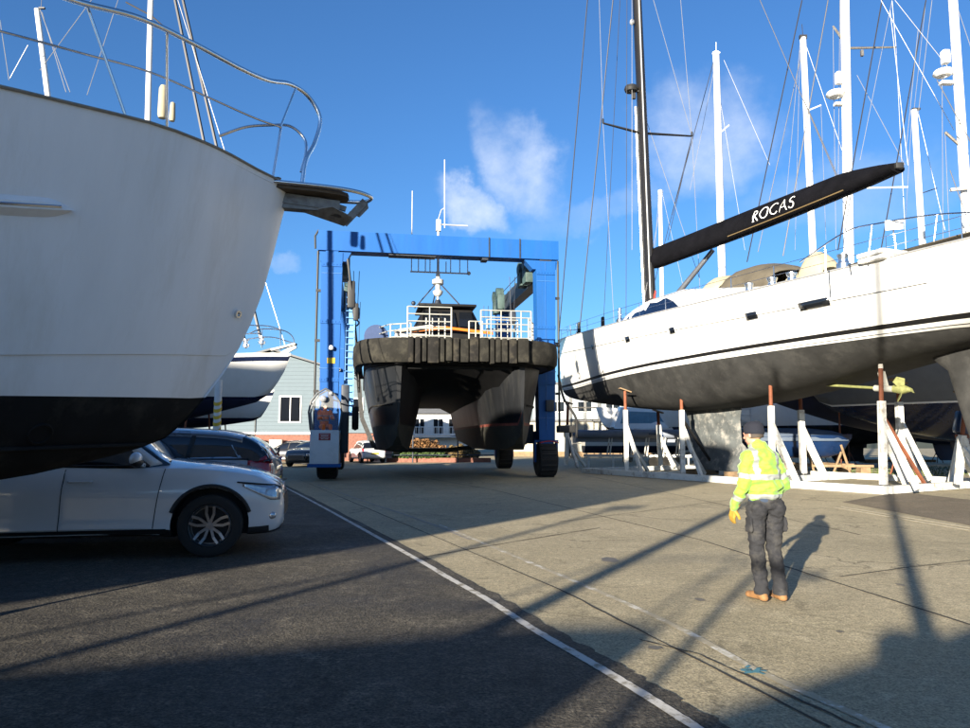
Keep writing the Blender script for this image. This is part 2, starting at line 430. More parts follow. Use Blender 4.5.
sun = bpy.data.objects.new('sun', sun_d); COL.objects.link(sun)
ldir = V((sd.x*math.cos(SUN_EL), sd.y*math.cos(SUN_EL), -math.sin(SUN_EL)))
sun.rotation_euler = ldir.to_track_quat('-Z', 'Y').to_euler(); sun.location = -ldir*40
S.view_settings.view_transform = 'Standard'; S.view_settings.look = 'None'; S.view_settings.gamma = 1
S.view_settings.use_curve_mapping = False
S.view_settings.exposure = 2.12

# ================================================================== GROUND
def ground_mat(name, base, dark, light, crack, agg, wet, scale=1.0, gr_=(.55, 1.45), bd=.012):
    m = bpy.data.materials.new(name); m.use_nodes = True; nt = m.node_tree; L = nt.links; b = nt.nodes['Principled BSDF']
    tc = nd(nt, 'ShaderNodeTexCoord')
    def ns(scale, detail=6, rough=.6, dist=0):
        n = nd(nt, 'ShaderNodeTexNoise'); n.inputs['Scale'].default_value = scale; n.inputs['Detail'].default_value = detail
        n.inputs['Roughness'].default_value = rough; n.inputs['Distortion'].default_value = dist
        L.new(tc.outputs['Object'], n.inputs['Vector']); return n
    def ramp(src, a, b_, c0, c1):
        r = nd(nt, 'ShaderNodeValToRGB'); r.color_ramp.elements[0].position = a; r.color_ramp.elements[1].position = b_
        r.color_ramp.elements[0].color = (*c0, 1); r.color_ramp.elements[1].color = (*c1, 1); L.new(src, r.inputs[0]); return r.outputs[0]
    def mix(f, a, b_, mode='MIX'):
        x = nd(nt, 'ShaderNodeMix', data_type='RGBA', blend_type=mode)
        if isinstance(f, float): x.inputs[0].default_value = f
        else: L.new(f, x.inputs[0])
        for i, s_ in ((6, a), (7, b_)):
            if isinstance(s_, tuple): x.inputs[i].default_value = (*s_, 1)
            else: L.new(s_, x.inputs[i])
        return x.outputs[2]
    big = ns(.35, 8, .7, .6); mid = ns(2.2, 8, .7, .3); fine = ns(agg, 3, .7)
    c = ramp(big.outputs[0], .35, .68, dark, base)
    c = mix(ramp(mid.outputs[0], .52, .72, (0,)*3, (.8,)*3), c, light)
    blot = ns(.9, 9, .75, 1.2)
    c = mix(ramp(blot.outputs[0], .56, .64, (0,)*3, (.55,)*3), c, tuple(x*.5 for x in dark))
    g = ramp(fine.outputs[0], .35, .7, (gr_[0],)*3, (gr_[1],)*3)
    clump = ns(agg*.28, 4, .75, .4); g2 = ramp(clump.outputs[0], .38, .66, (lerp(1, gr_[0], .55),)*3, (lerp(1, gr_[1], .45),)*3); g = mix(1.0, g, g2, 'MULTIPLY')
    c = mix(1.0, c, g, 'MULTIPLY')
    vo = nd(nt, 'ShaderNodeTexVoronoi', feature='DISTANCE_TO_EDGE'); vo.inputs['Scale'].default_value = .42
    wv = ns(1.5, 6); ad = nd(nt, 'ShaderNodeVectorMath', operation='MULTIPLY_ADD'); L.new(wv.outputs['Color'], ad.inputs[0]); ad.inputs[1].default_value = (.9,)*3
    L.new(tc.outputs['Object'], ad.inputs[2]); L.new(ad.outputs[0], vo.inputs['Vector'])
    ck = ramp(vo.outputs['Distance'], .002, .010, (crack,)*3, (0,)*3)
    msk = ramp(ns(.25).outputs[0], .5, .56, (0,)*3, (1,)*3)
    ckm = mix(1.0, ck, msk, 'MULTIPLY')
    c = mix(ckm, c, tuple(x*.25 for x in dark))
    L.new(c, b.inputs['Base Color'])
    rr = nd(nt, 'ShaderNodeMapRange'); L.new(big.outputs[0], rr.inputs[0]); rr.inputs[1].default_value = .35; rr.inputs[2].default_value = .6
    rr.inputs[3].default_value = wet; rr.inputs[4].default_value = .92; L.new(rr.outputs[0], b.inputs['Roughness'])
    b.inputs['Specular IOR Level'].default_value = .3
    bp = nd(nt, 'ShaderNodeBump'); bp.inputs['Strength'].default_value = .55; bp.inputs['Distance'].default_value = bd
    hs = nd(nt, 'ShaderNodeMath', operation='ADD'); L.new(fine.outputs[0], hs.inputs[0]); L.new(mid.outputs[0], hs.inputs[1])
    L.new(hs.outputs[0], bp.inputs['Height']); L.new(bp.outputs[0], b.inputs['Normal'])
    return m
CONC = ground_mat('yard_concrete', (.355, .303, .195), (.265, .225, .14), (.42, .36, .24), .7, 55, .75, bd=.016)
ASPH = ground_mat('worn_asphalt', (.066, .058, .044), (.036, .032, .026), (.115, .10, .076), .3, 46, .6, gr_=(.30, 1.9), bd=.03)
JOINT = mat('joint_filler', (.035, .03, .026), .9, var=.3)
LINEP = None
def line_mat():
    m = bpy.data.materials.new('worn_line_paint'); m.use_nodes = True; nt = m.node_tree; L = nt.links; b = nt.nodes['Principled BSDF']
    tc = nd(nt, 'ShaderNodeTexCoord'); n = nd(nt, 'ShaderNodeTexNoise'); n.inputs['Scale'].default_value = 7; n.inputs['Detail'].default_value = 8; n.inputs['Roughness'].default_value = .75
    L.new(tc.outputs['Object'], n.inputs['Vector'])
    r = nd(nt, 'ShaderNodeValToRGB'); r.color_ramp.elements[0].position = .40; r.color_ramp.elements[1].position = .50
    r.color_ramp.elements[0].color = (.17, .15, .11, 1); r.color_ramp.elements[1].color = (.42, .405, .37, 1); L.new(n.outputs[0], r.inputs[0])
    L.new(r.outputs[0], b.inputs['Base Color']); b.inputs['Roughness'].default_value = .8
    return m
LINEP = line_mat()
LINEF = mat('faded_line_paint', (.34, .31, .26), .85, var=.35, vscale=6)

mb = MB(); mb.add([(-600, -200, 0), (600, -200, 0), (600, 1200, 0), (-600, 1200, 0)], [(0, 1, 2, 3)])
struct('ground', mb, CONC)
# the asphalt lies left of the white line
L1 = [gr(280, 485), gr(314, 502.6), gr(406, 553.6), gr(447, 577.5), gr(487, 600), gr(535, 631), gr(585, 660), gr(635, 690), gr(695, 728)]
d0 = (L1[0]-L1[1]).normalized(); d1 = (L1[-1]-L1[-2]).normalized()
side = V((-.93, -.36, 0))
def strip(path, w, z, jitter=0.0, seed=0):
    A = []; 
    for i, p in enumerate(path):
        t = (path[min(i+1, len(path)-1)] - path[max(i-1, 0)]).normalized(); n = V((-t.y, t.x, 0))
        j = jitter*noise.noise(V((i*.7+seed, seed, 0)))
        A.append([V((p.x, p.y, z)) + n*(w/2+j), V((p.x, p.y, z)) - n*(w/2+j*.6)])
    return A
L1d = smooth_path(L1, 16); L1d = [L1d[0] + d0*25*(1-k/60) for k in range(60)] + L1d + [L1d[-1] + d1*25*(k+1)/60 for k in range(60)]
mb = MB(); dense = L1d
rows = []
for i, p in enumerate(dense):
    j = .05*noise.noise(V((i*.31, 3, 0))) + .03*noise.noise(V((i*1.3, 9, 0)))
    q = p + V((.16 + j, .05, 0)); q.z = .004
    rows.append([q + V((-300, -60, 0)), q])
mb.grid(rows)
struct('asphalt', mb, ASPH)
mb = MB(); mb.grid(strip(L1d, .075, .008, .009, 2)); struct('road_marking', mb, LINEP)
L2 = [gr(486, 544.6), gr(640, 610), gr(760, 672), gr(870, 722)]
LINEW = LINEP.copy(); LINEW.name = 'nearly_gone_line_paint'
for n_ in LINEW.node_tree.nodes:
    if n_.type == 'VALTORGB':
        n_.color_ramp.elements[0].position = .50; n_.color_ramp.elements[1].position = .60
        n_.color_ramp.elements[0].color = (.27, .235, .16, 1); n_.color_ramp.elements[1].color = (.50, .48, .42, 1)
    if n_.type == 'TEX_NOISE': n_.inputs['Scale'].default_value = 3.5
mb = MB(); mb.grid(strip(smooth_path([L2[0] + (L2[0]-L2[1])*.6] + L2 + [L2[-1] + (L2[-1]-L2[-2])*2], 14), .07, .004, .02, 5)); struct('road_marking', mb, LINEW)
mb = MB(); mb.grid(strip(smooth_path([gr(318, 485), gr(360, 500), gr(420, 520), gr(470, 540)], 14), .06, .004, .01, 5)); struct('road_marking', mb, LINEF)
def joint(pts, w=.03):
    P = []
    for a, b in zip(pts[:-1], pts[1:]):
        n = 14
        for k in range(n): P.append(a.lerp(b, k/n) + V((.015*noise.noise(V((a.x*3+k, a.y, 0))), 0, 0)))
    P.append(pts[-1]); m = MB(); m.grid(strip(P, w, .0045, .012, a.x)); struct('concrete_joint', m, JOINT)
joint([gr(380, 470), gr(493, 490), gr(700, 540), gr(970, 625), gr(1120, 668)], .035)
joint([gr(840, 577), gr(905, 568), gr(1050, 552)], .03)
joint([gr(425, 557), gr(520, 541), gr(600, 528)], .025)
joint([gr(560, 470), gr(700, 500), gr(860, 535)], .03)
joint([gr(300, 480), gr(560, 590), gr(830, 728)], .02)
joint([gr(640, 640), gr(700, 655), gr(860, 728)], .022)
joint([gr(560, 522), gr(640, 512), gr(730, 500)], .02)
def blob(name, px, py, rx, ry, m_, z, seed, label=None):
    c = gr(px, py); pts_ = []
    for k in range(40):
        a = 2*PI*k/40; r_ = 1 + .45*noise.noise(V((math.cos(a)*1.3, math.sin(a)*1.3, seed))) + .15*noise.noise(V((math.cos(a)*4, math.sin(a)*4, seed)))
        pts_.append(V((c.x + rx*r_*math.cos(a), c.y + ry*r_*math.sin(a), z)))
    m = MB(); m.add(pts_, [tuple(range(40))]); struct(name, m, m_)
OIL = mat('oil_stain', (.12, .10, .068), .5, var=.35, vscale=4)
for k_, (px_, py_, rx_, ry_) in enumerate(((700, 600, .05, .06), (470, 590, .07, .10), (655, 648, .05, .05), (840, 632, .035, .035), (610, 560, .10, .2), (900, 585, .04, .06))):
    blob('oil_stain', px_, py_, rx_, ry_, OIL, .0030 + .0001*k_, 10 + k_)
# drain channel at the right
mb = MB()
for off in (0, .16):
    a = gr(835, 508) + V((off*1.5, off, 0)); b = gr(1000, 536) + V((off*1.5, off, 0))
    a.z = b.z = .0105; mb.beam(a, b, .05, .012)
struct('drain_channel', mb, mat('pale_concrete_edge', (.33, .30, .23), .9, var=.25, vscale=5))
mb = MB(); mb.add([gr(842, 502, .006), gr(1050, 540, .006), gr(1150, 520, .006), gr(900, 492, .006)], [(0, 1, 2, 3)])
struct('yard_patch', mb, ground_mat('yard_tarmac_patch', (.15, .12, .08), (.10, .08, .055), (.19, .155, .11), .5, 60, .7))
# chalk mark of blue paint
mb = MB()
c0 = gr(754, 671)
for k in range(9):
    a = random.random()*6.28; l = .05 + .07*random.random(); o = V((random.uniform(-.06, .06), random.uniform(-.08, .08), 0)) + c0
    dv = V((math.cos(a), math.sin(a), 0)); nv = V((-dv.y, dv.x, 0))*.012
    mb.add([o-dv*l/2-nv, o+dv*l/2-nv, o+dv*l/2+nv, o-dv*l/2+nv], [(0, 1, 2, 3)])
for v in mb.v: v.z = .0092
for i, v in enumerate(mb.v): v.z += (i//4)*.0004
struct('paint_mark', mb, mat('blue_spray_paint', (.08, .26, .32), .8))
# grass under the yachts
mb = MB()
random.seed(3)
for k in range(5200):
    u, v_ = random.random(), random.random()
    a = gr(745, 470).lerp(gr(1090, 464), u); b = gr(800, 478).lerp(gr(1080, 474), u); p = a.lerp(b, v_)
    h = .03 + .06*random.random(); an = random.random()*6.28; w = .02
    d = V((math.cos(an), math.sin(an), 0))
    mb.add([p - d*w, p + d*w, p + V((random.uniform(-.04, .04), random.uniform(-.04, .04), h))], [(0, 1, 2)])
o = part('grass', mb, mat('grass', (.10, .14, .035), .9, var=.4, vscale=2)); tag(o, kind='stuff')

# ================================================================== LEFT MOTOR YACHT
MP0 = V((-2.33, 8.3, 0)); MA = V((-.82, -.572, 0)); MS = V((.572, -.82, 0))
def mfr(s, b, z): return MP0 + MA*s + MS*b + V((0, 0, z))
m_zs = table([(0, 4.46), (.5, 4.47), (1.6, 4.38), (2.75, 4.22), (5, 4.0), (8, 3.8), (14, 3.7)])
m_bs = table([(0, .03), (.1, .14), (.52, .40), (1.1, .86), (1.64, 1.2), (2.2, 1.42), (2.75, 1.62), (4.5, 2.0), (7, 2.25), (14, 2.2)])
m_zk = table([(0, 4.40), (.05, 4.2), (.27, 3.2), (.52, 2.52), (.86, 1.96), (1.245, 1.52), (1.9, 1.30), (2.73, 1.12), (5, .95), (9, .85), (14, .95)])
m_ex = table([(0, .9), (.5, .95), (1.2, .62), (2, .42), (2.75, .32), (4.5, .24), (14, .2)])
def m_step(s, z, B):
    k = 2.50 - .115*s
    return (-.018 if (z < k - 1e-4 and s > .35) else .0) * min(1, s)
mot = thing('motor_yacht', 'big white motor yacht bow with black underside and steel bow rail, close to the camera', 'motor yacht', tuple(mfr(6, 0, 0)), 0)
mb = MB()
ssm = [0, .03, .08, .16, .27, .4, .52, .68, .86, 1.05, 1.25, 1.5, 1.75, 2.05, 2.4, 2.75, 3.3, 4, 5, 6, 7.5, 9, 11, 14]
hull(mb, mfr, ssm, m_zs, m_bs, m_zk, m_ex,
     [(lambda s: min(1.62 - .06*s, 1.7), 8, 0), (lambda s: 1.985 - .045*s, 4, 0), (lambda s: 2.497 - .115*s, 5, 1), (lambda s: 2.501 - .115*s, 1, 1), (None, 14, 1)],
     deck=1, deck_drop=.06, step=m_step)
mh = part('hull', mb, [BLACKAF, GREYGEL], mot, world=True, angle=30)
# rubbing strip along the gunwale
mb = MB(); pts = [mfr(s, m_bs(s)+.012, m_zs(s)+.005) for s in ssm if s >= 0.03]
mb.tube(pts, .014, 6)
pts = [mfr(s, -m_bs(s)-.012, m_zs(s)+.005) for s in ssm if s >= 0.03]; mb.tube(pts, .022, 6)
part('gunwale_strip', mb, mat('dark_rub_strip', (.34, .31, .26), .5, var=.2), mot, world=True)
# long moulded fairlead slot on the side
hb = bvh_of(mh.data)
def on_hull(px, py):
    o_ = V((0, 0, EYE)); d = ray(px, py).normalized(); h = hb.ray_cast(o_, d)
    return h[0], h[1]
mb = MB(); rows = []
for k in range(15):
    px = lerp(-40, 72, k/14); t = k/14
    hh = 11 * (1 - max(0, (t-.72)/.28)**2.2) + 1
    p0, n0 = on_hull(px, 206 - hh + (px-0)*.07)
    p1, n1 = on_hull(px, 206 + hh*.75 + (px-0)*.05)
    if p0 is None or p1 is None: continue
    if n0.y > 0: n0 = -n0
    rows.append([p0 + n0*.002, p0.lerp(p1, .25) + n0*.05, p0.lerp(p1, .6) + n0*.055, p1 + n0*.002])
mb.grid(rows)
scoop = part('side_moulding', mb, GREYGEL, mot, world=True)
mb = MB(); rr = []
for k in range(11):
    px = lerp(-40, 58, k/10); p0, n0 = on_hull(px, 203 + (px)*.06)
    if p0 is None: continue
    if n0.y > 0: n0 = -n0
    rr.append(p0 + n0*.054)
mb.tube(rr, .012, 6); part('slot_trim', mb, STEEL, scoop, world=True)
# bow eye and thruster
for nm, px, py, r, ma in (('bow_eye', 237, 314, .045, STEEL),):
    p, n = on_hull(px, py); n = n if n.y < 0 else -n
    mb = MB(); M = Matrix.Translation(p) @ n.to_track_quat('Z', 'Y').to_matrix().to_4x4()
    mb.lathe([(0, .008), (r*.45, .008), (r*.5, .03), (r*.9, .03), (r, .0)], M, 20); part(nm, mb, ma, mot, world=True)
p, n = on_hull(40, 434); n = n if n.y < 0 else -n
mb = MB(); M = Matrix.Translation(p) @ n.to_track_quat('Z', 'Y').to_matrix().to_4x4()
mb.lathe([(0, .004), (.085, .004), (.09, .014), (.10, .014), (.11, .0)], M, 28); part('thruster_tunnel', mb, BLACKAF, mot, world=True)
# sprayrail on the black bottom
mb = MB()
pts = [mfr(s, (m_bs(s)*((1.5-.03*s - m_zk(s))/(m_zs(s)-m_zk(s)))**m_ex(s))+.01, 1.5-.03*s) for s in (1.45, 1.7, 2, 2.4, 2.75, 3.3, 4, 5, 6.5, 9)]
mb.tube(pts, .022, 5); part('spray_rail', mb, BLACKAF, mot, world=True)
# pulpit
def seg(px, py, y): return at(px, py, y)
rail = MB()
top = [(70-90, -38, 5.0), (70, -1, 5.75), (140, 18, 6.3), (195, 44, 6.9), (240, 68, 7.5), (268, 80, 7.95), (290, 84, 8.35), (308, 96, 8.65), (320, 118, 8.75), (315, 142, 8.7), (306, 160, 8.6), (302, 184, 8.55)]
rail.tube(smooth_path([seg(*t) for t in top], 8), .026, 10)
low = [(-60, 18, 5.1), (0, 31, 5.55), (85, 54, 6.1), (150, 72, 6.7), (210, 98, 7.3), (255, 118, 7.8), (281, 127, 8.1)]
rail.tube(smooth_path([seg(*t) for t in low], 6), .012, 8)
low2 = [(219, 136, 8.4), (245, 127, 8.5), (270, 125, 8.6), (290, 126, 8.65), (304, 138, 8.7), (306, 152, 8.65), (301, 172, 8.6)]
rail.tube(smooth_path([seg(*t) for t in low2], 6), .018, 8)
part('bow_rail', rail, STEEL, mot, world=True)
for a, b in (((88, 8, 5.95), (125, 114, 6.2)), ((167, 30, 6.62), (167, 132, 6.9)), ((296, 88, 8.3), (280, 128, 8.15)), ((281, 127, 8.12), (272, 182, 8.0))):
    mb = MB(); mb.tube([seg(*a), seg(*b)], .014, 8); part('stanchion', mb, STEEL, mot, world=True)
# bow platform: flat plank with a rail loop, rollers beneath
pb = mfr(.12, 0, 4.40)
pd = (V((1.0, .28, 0))).normalized(); pn = V((-pd.y, pd.x, 0))
def pf(a, b, z): return pb + pd*a*1.13 + pn*b + V((0, 0, z))
mb = MB()
outl = [(-.25, .24), (.35, .22), (.62, .17), (.70, .10), (.72, 0), (.70, -.10), (.62, -.17), (.35, -.22), (-.25, -.24)]
mb.prism([pf(a, b, -.015) for a, b in outl], V((0, 0, .05))); 
plat = part('anchor_platform', mb, mat('platform_teak', (.12, .09, .06), .7, var=.3, vscale=8), mot, world=True)
mb = MB(); lo = [pf(-.2, -.26, .04), pf(.4, -.25, .04), pf(.75, -.2, .035), pf(.93, -.08, .03), pf(.95, .05, .03), pf(.88, .16, .03), pf(.7, .22, .035), pf(.3, .25, .04), pf(-.2, .26, .04)]
mb.tube(smooth_path(lo, 6), .024, 10); part('platform_rail', mb, STEEL, plat, world=True)
mb = MB()
for b in (-.07, .07): mb.beam(pf(-.1, b, -.07), pf(.62, b, -.12), .02, .12)
mb.tube([pf(.55, -.09, -.13), pf(.55, .09, -.13)], .045, 12)
mb.beam(pf(-.05, 0, -.17), pf(.55, 0, -.17), .14, .05)
part('bow_roller', mb, GALV, plat, world=True)
anc = MB(); pf0 = pf
def pf(a, b, z): return pf0(a*.92 + .12, b*.9, z*.86 + .10)
anc.beam(pf(.15, 0, -.12), pf(.62, 0, -.27), .035, .06)
anc.prism([pf(.12, 0, -.34), pf(.46, -.16, -.29), pf(.68, -.10, -.40), pf(.60, 0, -.50)], V((0, 0, -.012)))
anc.prism([pf(.12, 0, -.34), pf(.46, .16, -.29), pf(.68, .10, -.40), pf(.60, 0, -.50)], V((0, 0, -.014)))
anc.beam(pf(.60, 0, -.48), pf(.84, 0, -.13), .03, .09)
anc.prism([pf(.66, 0, -.30), pf(.86, 0, -.12), pf(.88, 0, -.22), pf(.78, 0, -.36)], pn*.03)
part('anchor', anc, GALV, mot, world=True); pf = pf0
mb = MB(); mb.beam(pf(-.45, .06, .05), pf(.25, .03, .07), .30, .07, bev=.02); mb.lathe([(.05, 0), (.05, .05), (.03, .08), (.045, .11), (0, .115)], Matrix.Translation(pf(-.02, -.02, .06)), 14)
part('windlass', mb, mat('windlass_grey', (.25, .25, .23), .5, .3), mot, world=True)
for s0, b0 in ((.55, .12), (.5, -.12)):
    mb = MB(); q = mfr(s0, b0, m_zs(s0)+.05); mb.beam(q - MA*.14, q + MA*.14, .04, .035); mb.box(q - V((0, 0, .035)), (.06, .05, .05)); part('mooring_cleat', mb, STEEL, mot, world=True)
# low superstructure out of frame, supports
mb = MB(); rows = []
for s, b, z in ((5.6, 1.2, 3.9), (5.9, 1.6, 4.2), (7.4, 1.75, 4.5), (13, 1.8, 4.55), (13.4, 1.7, 3.7)):
    rows.append([mfr(s, -b, 3.7), mfr(s, -b*.9, z), mfr(s, 0, z+.08), mfr(s, b*.9, z), mfr(s, b, 3.7)])
mb.grid(rows); part('cabin', mb, GREYGEL, mot, world=True)
for s_ in (4.8, 10):
    for sg in (-1, 1):
        mb = MB(); q = mfr(s_, sg*1.75, 0); tp = mfr(s_, sg*1.3, 1.35)
        for a in (0, 2.1, 4.2): mb.tube([q.lerp(tp, .4), q + V((.35*math.cos(a), .35*math.sin(a), .02))], .025, 8)
        mb.tube([q.lerp(tp, .35), tp], .03, 8); part('support_stand', mb, RUST, mot, world=True)
for s_ in (4.2, 7, 10.5):
    mb = MB(); zk_ = m_zk(s_); mb.box(mfr(s_, 0, zk_/2), (.5, .5, zk_), rz=.6); part('keel_block', mb, WOOD, mot, world=True)

# ================================================================== CARS
def wheel(mb_t, mb_r, c, r, w, side, spokes=5, rr=.66):
    """tyre + rim; axis along Y, outer face towards side*Y"""
    T = Matrix.Translation(V(c)) @ Matrix.Rotation(-PI/2*side, 4, 'X')
    h = w/2
    mb_t.lathe([(r*rr, -h*.8), (r*.86, -h), (r*.97, -h*.85), (r, -h*.5), (r, h*.5), (r*.97, h*.85), (r*.86, h), (r*.70, h*.9), (r*rr, h*.75)], T, 40, cap=False)
    R = r*rr
    mb_r.lathe([(R, h*.78), (R*.97, h*.83), (R*.92, h*.70), (R*.90, h*.1), (0, h*.1)], T, 36, cap=False)
    mb_t.lathe([(R*.86, h*.18), (0, h*.2)], T, 30, cap=False)
    mb_r.lathe([(0, h*.66), (R*.17, h*.64), (R*.20, h*.45), (R*.2, 0)], T, 20)
    for k in range(spokes):
        for da in (-.17, .17):
            a = 2*PI*k/spokes + da + .3; a2 = 2*PI*k/spokes + da*1.75 + .3
            p0 = T @ V((R*.15*math.cos(a), R*.15*math.sin(a), h*.56)); p1 = T @ V((R*.6*math.cos(a2), R*.6*math.sin(a2), h*.62)); p2 = T @ V((R*.95*math.cos(a2-.12*(1 if da > 0 else -1)), R*.95*math.sin(a2-.12*(1 if da > 0 else -1)), h*.74))
            up = (T.to_3x3() @ V((0, 0, 1)))
            mb_r.beam(p0, p1, R*.13, .018, up); mb_r.beam(p1, p2, R*.13, .018, up)

def make_car(root, paint, style, detail=True):
    # X forward, front axle at x=0, rear axle at -wb ; Z up
    if style == 'suv': Lf, wb, Lr, W, H, sh, hood = .80, 2.67, 1.02, .90, 1.66, 1.04, 1.04
    elif style == 'wagon': Lf, wb, Lr, W, H, sh, hood = .90, 2.70, 1.00, .88, 1.45, 1.03, 1.02
    else: Lf, wb, Lr, W, H, sh, hood = .82, 2.5, .70, .85, 1.46, .95, .96
    xr = -wb - Lr
    R = .355 if style == 'suv' else .33
    ctrl = [  # x, half width, z bottom, shoulder, centre top
        (Lf, .58, .34, .62, .64), (Lf-.05, .70, .26, .76, .79), (Lf-.16, .80, .23, hood-.22, hood-.17), (Lf-.34, .86, .22, hood-.12, hood-.08), (0.1, .985, .22, hood-.055, hood-.005),
        (-.35, .99, .22, hood-.02, hood+.04), (-.62, 1, .24, sh-.02, hood+.07), (-1.2, 1, .25, sh, sh+.02), (-2.0, 1, .25, sh+.02, sh+.04), (-wb-.1, 1, .25, sh+.04, sh+.06),
        (xr+.35, .97, .26, sh+.05, sh+.07), (xr+.14, .92, .30, sh+.04, sh+.06), (xr+.04, .84, .36, sh-.02, sh), (xr, .74, .42, sh-.14, sh-.12)]
    fw = table([(c[0], c[1]) for c in ctrl[::-1]]); fb = table([(c[0], c[2]) for c in ctrl[::-1]]); fs_ = table([(c[0], c[3]) for c in ctrl[::-1]]); ft = table([(c[0], c[4]) for c in ctrl[::-1]])
    xs = [Lf, Lf-.02, Lf-.05, Lf-.1, Lf-.16, Lf-.25, Lf-.34]; x = Lf-.34
    while x > xr+.4: x -= .11; xs.append(x)
    xs += [xr+.3, xr+.2, xr+.14, xr+.08, xr+.04, xr+.015, xr]
    rows = []
    for x in xs:
        w = W*fw(x); b = fb(x); s_ = fs_(x); t = ft(x); hgt = s_-b
        half = [(w*.80, b), (w*.93, b+.03), (w*.985, b+.10), (w*.975, b+hgt*.30), (w*1.0, b+hgt*.55), (w*1.0, b+hgt*.70), (w*.975, b+hgt*.78), (w*.965, b+hgt*.90), (w*.92, s_-.015), (w*.84, s_+.005), (w*.60, lerp(s_, t, .75)), (w*.3, t-.004), (0, t)]
        row = [V((x, -y, z)) for y, z in half] + [V((x, y, z)) for y, z in half[::-1][1:]]
        rows.append(row)
    mb = MB(); mb.grid(rows, wrap=True)
    mb.add(rows[0], [tuple(range(len(rows[0])))]); mb.add(rows[-1], [tuple(range(len(rows[0])))[::-1]])
    # wheel arch cut
    cut = MB()
    for ax in (0, -wb):
        for s in (-1, 1):
            T = Matrix.Translation(V((ax, s*W*.86, R+.01))) @ Matrix.Rotation(PI/2, 4, 'X')
            cut.lathe([(R+.065, -.26), (R+.065, .26)], T, 40)
    cme = cut.mesh('cutter', PLASTIC); co = bpy.data.objects.new('cutter', cme); COL.objects.link(co)
    me = evaluated(mb, 'body', [paint, PLASTIC], [('BOOLEAN', dict(object=co, operation='DIFFERENCE', solver='EXACT'))])
    COL.objects.unlink(co); bpy.data.objects.remove(co)
    for p in me.polygons:
        c = p.center; p.material_index = 0
        for ax in (0, -wb):
            if math.hypot(c.x-ax, c.z-R-.01) < R+.07 and abs(c.y) < W*.90: p.material_index = 1
        if c.z < .30 and style == 'suv' : p.material_index = 1
        if c.z < .26: p.material_index = 1
        p.use_smooth = True
    bm = bmesh.new(); bm.from_mesh(me)
    for e in bm.edges:
        if len(e.link_faces) == 2 and e.calc_face_angle(0) > .6: e.smooth = False
    bm.to_mesh(me); bm.free()
    body = part('body', me, None, root); bv = bvh_of(me)
    def side_pt(x, z, off=.004, s=-1):
        h = bv.ray_cast(V((x, s*3, z)), V((0, -s, 0)))
        if h[0] is not None and abs(h[0].y) < W*.8 and -wb-.6 < x < .55: return V((x, s*(W*.985+off), z))
        return (h[0] + V((0, s*off, 0))) if h[0] is not None else V((x, s*W, z))
    def front_pt(y, z, off=.004, s=1):
        h = bv.ray_cast(V((s*6, y, z)), V((-s, 0, 0)))
        return (h[0] + V((s*off, 0, 0))) if h[0] is not None else V((Lf, y, z))
    # greenhouse
    roof_pts = {'suv': [(-.48, hood+.02), (-1.02, 1.45), (-1.35, 1.62), (-2.1, H), (-3.0, H-.03), (xr+.35, H-.10), (xr+.20, 1.42), (xr+.10, sh+.02)],
                'wagon': [(-.5, hood+.02), (-1.15, 1.31), (-1.5, 1.41), (-2.1, H), (-2.9, H-.03), (xr+.45, H-.09), (xr+.22, 1.24), (xr+.06, sh+.0)],
                'hatch': [(-.45, hood+.02), (-1.1, 1.32), (-1.4, 1.43), (-1.9, H), (-2.5, H-.05), (xr+.4, H-.14), (xr+.15, 1.16), (xr+.03, sh)]}[style]
    rt = table([(p[0], p[1]) for p in roof_pts[::-1]])
    gx = [roof_pts[0][0]]; 
    n = 34
    for k in range(1, n+1): gx.append(lerp(roof_pts[0][0], roof_pts[-1][0], k/n))
    g = MB(); rows = []
    for x in gx:
        zt = rt(x); zb = sh - .03; zt = max(zt, zb+.01)
        w0 = W*.93*min(1, .86 + .14*min(1, (roof_pts[0][0]-x)/.35)); k = (zt-zb)/(H-zb); w1 = lerp(w0*.97, W*.76, k)
        rows.append([V((x, -w0, zb)), V((x, -lerp(w0, w1, .5)-.012*k, lerp(zb, zt, .5))), V((x, -w1-.01*k, zb+(zt-zb)*.88)), V((x, -w1+.05, zt-.02*k)), V((x, -w1*.5, zt+.005)), V((x, 0, zt+.012)),
                     V((x, w1*.5, zt+.005)), V((x, w1-.05, zt-.02*k)), V((x, w1+.01*k, zb+(zt-zb)*.88)), V((x, lerp(w0, w1, .5)+.012*k, lerp(zb, zt, .5))), V((x, w0, zb))])
    g.grid(rows); gme = g.mesh('windows', GLASSD, angle=50)
    part('windows', gme, None, root); gb = bvh_of(gme)
    # roof skin and pillars follow the glass, 6 mm proud
    rf = MB(); x0, x1 = roof_pts[1][0]-.04, roof_pts[-3][0]-.02
    rr_ = []
    for k in range(20):
        x = lerp(x0, x1, k/19); row = []
        for j in range(13):
            y = lerp(-W*.80, W*.80, j/12); h = gb.ray_cast(V((x, y*.97, 3)), V((0, 0, -1)))
            row.append((h[0] + V((0, 0, .012))) if h[0] is not None and h[0].z > H-.45 else None)
        row = [p for p in row]
        # fall back to nearest valid
        val = [i for i, p in enumerate(row) if p is not None]
        if not val: continue
        for i in range(13):
            if row[i] is None:
                q = min(val, key=lambda a: abs(a-i)); row[i] = row[q].copy()
        rr_.append(row)
    rf.grid(rr_)
    part('roof', rf, paint, root)
